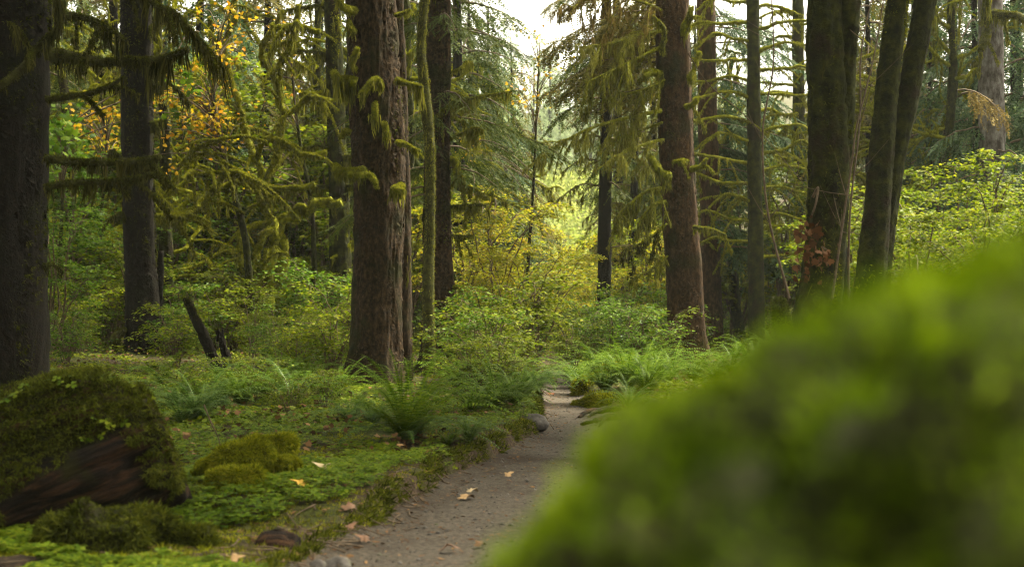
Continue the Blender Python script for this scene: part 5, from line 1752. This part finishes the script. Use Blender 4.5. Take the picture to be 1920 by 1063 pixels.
N = 60000
y = 6.0 + 14 * ru.random(N) ** 1.3
x = ru.uniform(-.42, .25, N) * y
d = dpath(x, y)
k = (np.abs(d) < .9) & ((d > -.16) | (ru.random(N) < .22))
x, y, d = x[k], y[k], d[k]
z = np.where(d > 0, ground_z(x, y), path_z(x, y)) + .006
a = ru.uniform(0, 6.28, len(x))
m = MB()
sc = .007 + .045 * ru.random(len(x)) ** 2.5
Mx = frames(np.stack([np.cos(a), np.sin(a), ru.normal(0, .12, len(x))], 1), nrm(np.array([0, 0, 1.0]) + ru.normal(0, .3, (len(x), 3)))) * sc[:, None, None]
Mx[:, :, 0] *= ru.uniform(.12, .9, len(x))[:, None]
m.inst(OVATE, np.stack([x, y, z], 1), Mx)
tag(m.build('leaf_litter', M['litter']), 'brown needle and leaf litter along the trail edges', 'litter', kind='stuff')

N = 2600
m = MB()
y = ru.uniform(6.2, 22, N); x = pc(y) + pw(y) * ru.uniform(-1.05, 1.05, N)
P = np.stack([x, y, path_z(x, y)], 1)
PEB = (np.array([(0, 0, .7), (1, 0, 0), (.3, .9, .1), (-.8, .6, 0), (-.8, -.5, .05), (.3, -.9, 0), (0, 0, -.5)]), np.array([(0, 1, 2), (0, 2, 3), (0, 3, 4), (0, 4, 5), (0, 5, 1), (6, 2, 1), (6, 3, 2), (6, 4, 3), (6, 5, 4), (6, 1, 5)]))
m.inst(PEB, P, rot_z(ru.uniform(0, 6.28, N)) * (.004 + .016 * ru.random(N) ** 4)[:, None, None])
tag(m.build('gravel', M['rock']), 'fine gravel and grit strewn over the trail', 'gravel', kind='stuff')

N = 9000
y = ru.uniform(55, 150, N); x = ru.uniform(-.02, .11, N) * y
P = np.stack([x, y, ground_z(x, y) + ru.uniform(0, 1.6, N)], 1)
m = MB()
m.inst(MAPLE_LO, np.repeat(P, 5, 0) + ru.normal(0, .5, (N * 5, 3)), frames(nrm(ru.normal(0, 1, (N * 5, 3))), nrm(ru.normal(0, .6, (N * 5, 3)) + [0, -.3, .8])) * ru.uniform(.2, .45, N * 5)[:, None, None])
tag(m.build('slope_shrubbery', M['slope']), 'brush covering the slope in the gap, its pale glow put into the leaf colour', 'brush', kind='stuff')

m = MB()
for k in range(420):
    y = 6.2 + 13 * ru.random() ** 1.3
    sd_ = -1 if ru.random() < .75 else 1
    x = pc(y) + sd_ * (pw(y) + ru.uniform(-.25, 1.8) * ru.random())
    l = ru.uniform(.06, .30); a_ = ru.uniform(0, 6.28)
    e = np.array([math.cos(a_), math.sin(a_), 0]) * l / 2
    Pk = np.array([[x, y, 0] - e, [x + ru.normal(0, .012), y + ru.normal(0, .012), 0], [x, y, 0] + e])
    for t in Pk:
        t[2] = max(gz(t[0], t[1]), path_z(np.array([t[0]]), np.array([t[1]]))[0]) + .012
    tube(m, curve(Pk, 5), np.linspace(.005, .002, 5), 4, cap=False)
tag(m.build('fallen_twigs', M['twig']), 'small fallen twigs strewn along the verge and trail', 'twigs', kind='stuff')

N = 5200
y = 10 + 20 * ru.random(N); x = ru.uniform(-.42, .2, N) * y
k = dpath(x, y) > .3
x, y = x[k], y[k]
m = MB()
m.inst(MAPLE_LO, np.stack([x, y, ground_z(x, y) + ru.uniform(.01, .12, len(x))], 1), frames(nrm(ru.normal(0, 1, (len(x), 3)) * [1, 1, .3]), nrm(ru.normal(0, .5, (len(x), 3)) + [0, 0, 1.0])) * ru.uniform(.03, .075, len(x))[:, None, None])
tag(m.build('brown_leaf_litter', M['litter']), 'brown fallen leaves lying among the ferns and shrubs', 'litter', kind='stuff')

# distant wood on the slope beyond the gap
tw, wood, tk = conifer_mesh(13, rc, 40, 2.9, .05, TWIG_LO, .45, .62, .5, .45, .1, .85, .2)
tv = np.concatenate(tw.v); tt_ = np.concatenate(tw.t)
kv = np.concatenate(tk.v); kt = np.concatenate(tk.q); kt2 = np.concatenate(tk.t)
m, m2 = MB(), MB()
for k in range(70):
    D = ru.uniform(66, 190)
    x = ru.uniform(-.40, .40) * D if k < 40 else (ru.uniform(-.02, .09) * D)
    if D < 140 and .0 < x / D < .085:
        D = ru.uniform(140, 200); x = ru.uniform(-.01, .08) * D
    s = ru.uniform(.7, 1.25); a = ru.uniform(0, 6.28)
    c, s2 = math.cos(a) * s, math.sin(a) * s
    Rm = np.array([[c, -s2, 0], [s2, c, 0], [0, 0, s]])
    o_ = np.array([x, D, gz(x, D) - .2])
    m.add(tv @ Rm.T + o_, tt_)
    m2.add(kv @ Rm.T + o_, kt2, kt)
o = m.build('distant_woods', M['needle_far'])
tag(o, 'distant conifer wood on the slope beyond the gap, haze put into its pale colour', 'woods', kind='stuff')
m2.build('trunks', M['bark_dark'], o)

# ------------------------------------------------------------------ damp air
hm, nt, out = _mat('damp_air')
vol = node(nt, 'ShaderNodeVolumePrincipled')
vol.inputs['Color'].default_value = (.95, 1.0, .92, 1)
vol.inputs['Density'].default_value = .0003
vol.inputs['Anisotropy'].default_value = .3
nt.links.new(vol.outputs[0], out.inputs['Volume'])
x0, x1, y0, y1, z0, z1 = -148, 148, -11, 328, -2.5, 60
m = MB()
m.add([(x0, y0, z0), (x1, y0, z0), (x1, y1, z0), (x0, y1, z0), (x0, y0, z1), (x1, y0, z1), (x1, y1, z1), (x0, y1, z1)], None,
      [(0, 3, 2, 1), (4, 5, 6, 7), (0, 1, 5, 4), (1, 2, 6, 5), (2, 3, 7, 6), (3, 0, 4, 7)])
tag(m.build('haze', hm), 'thin damp haze filling the forest air', 'haze', kind='stuff')
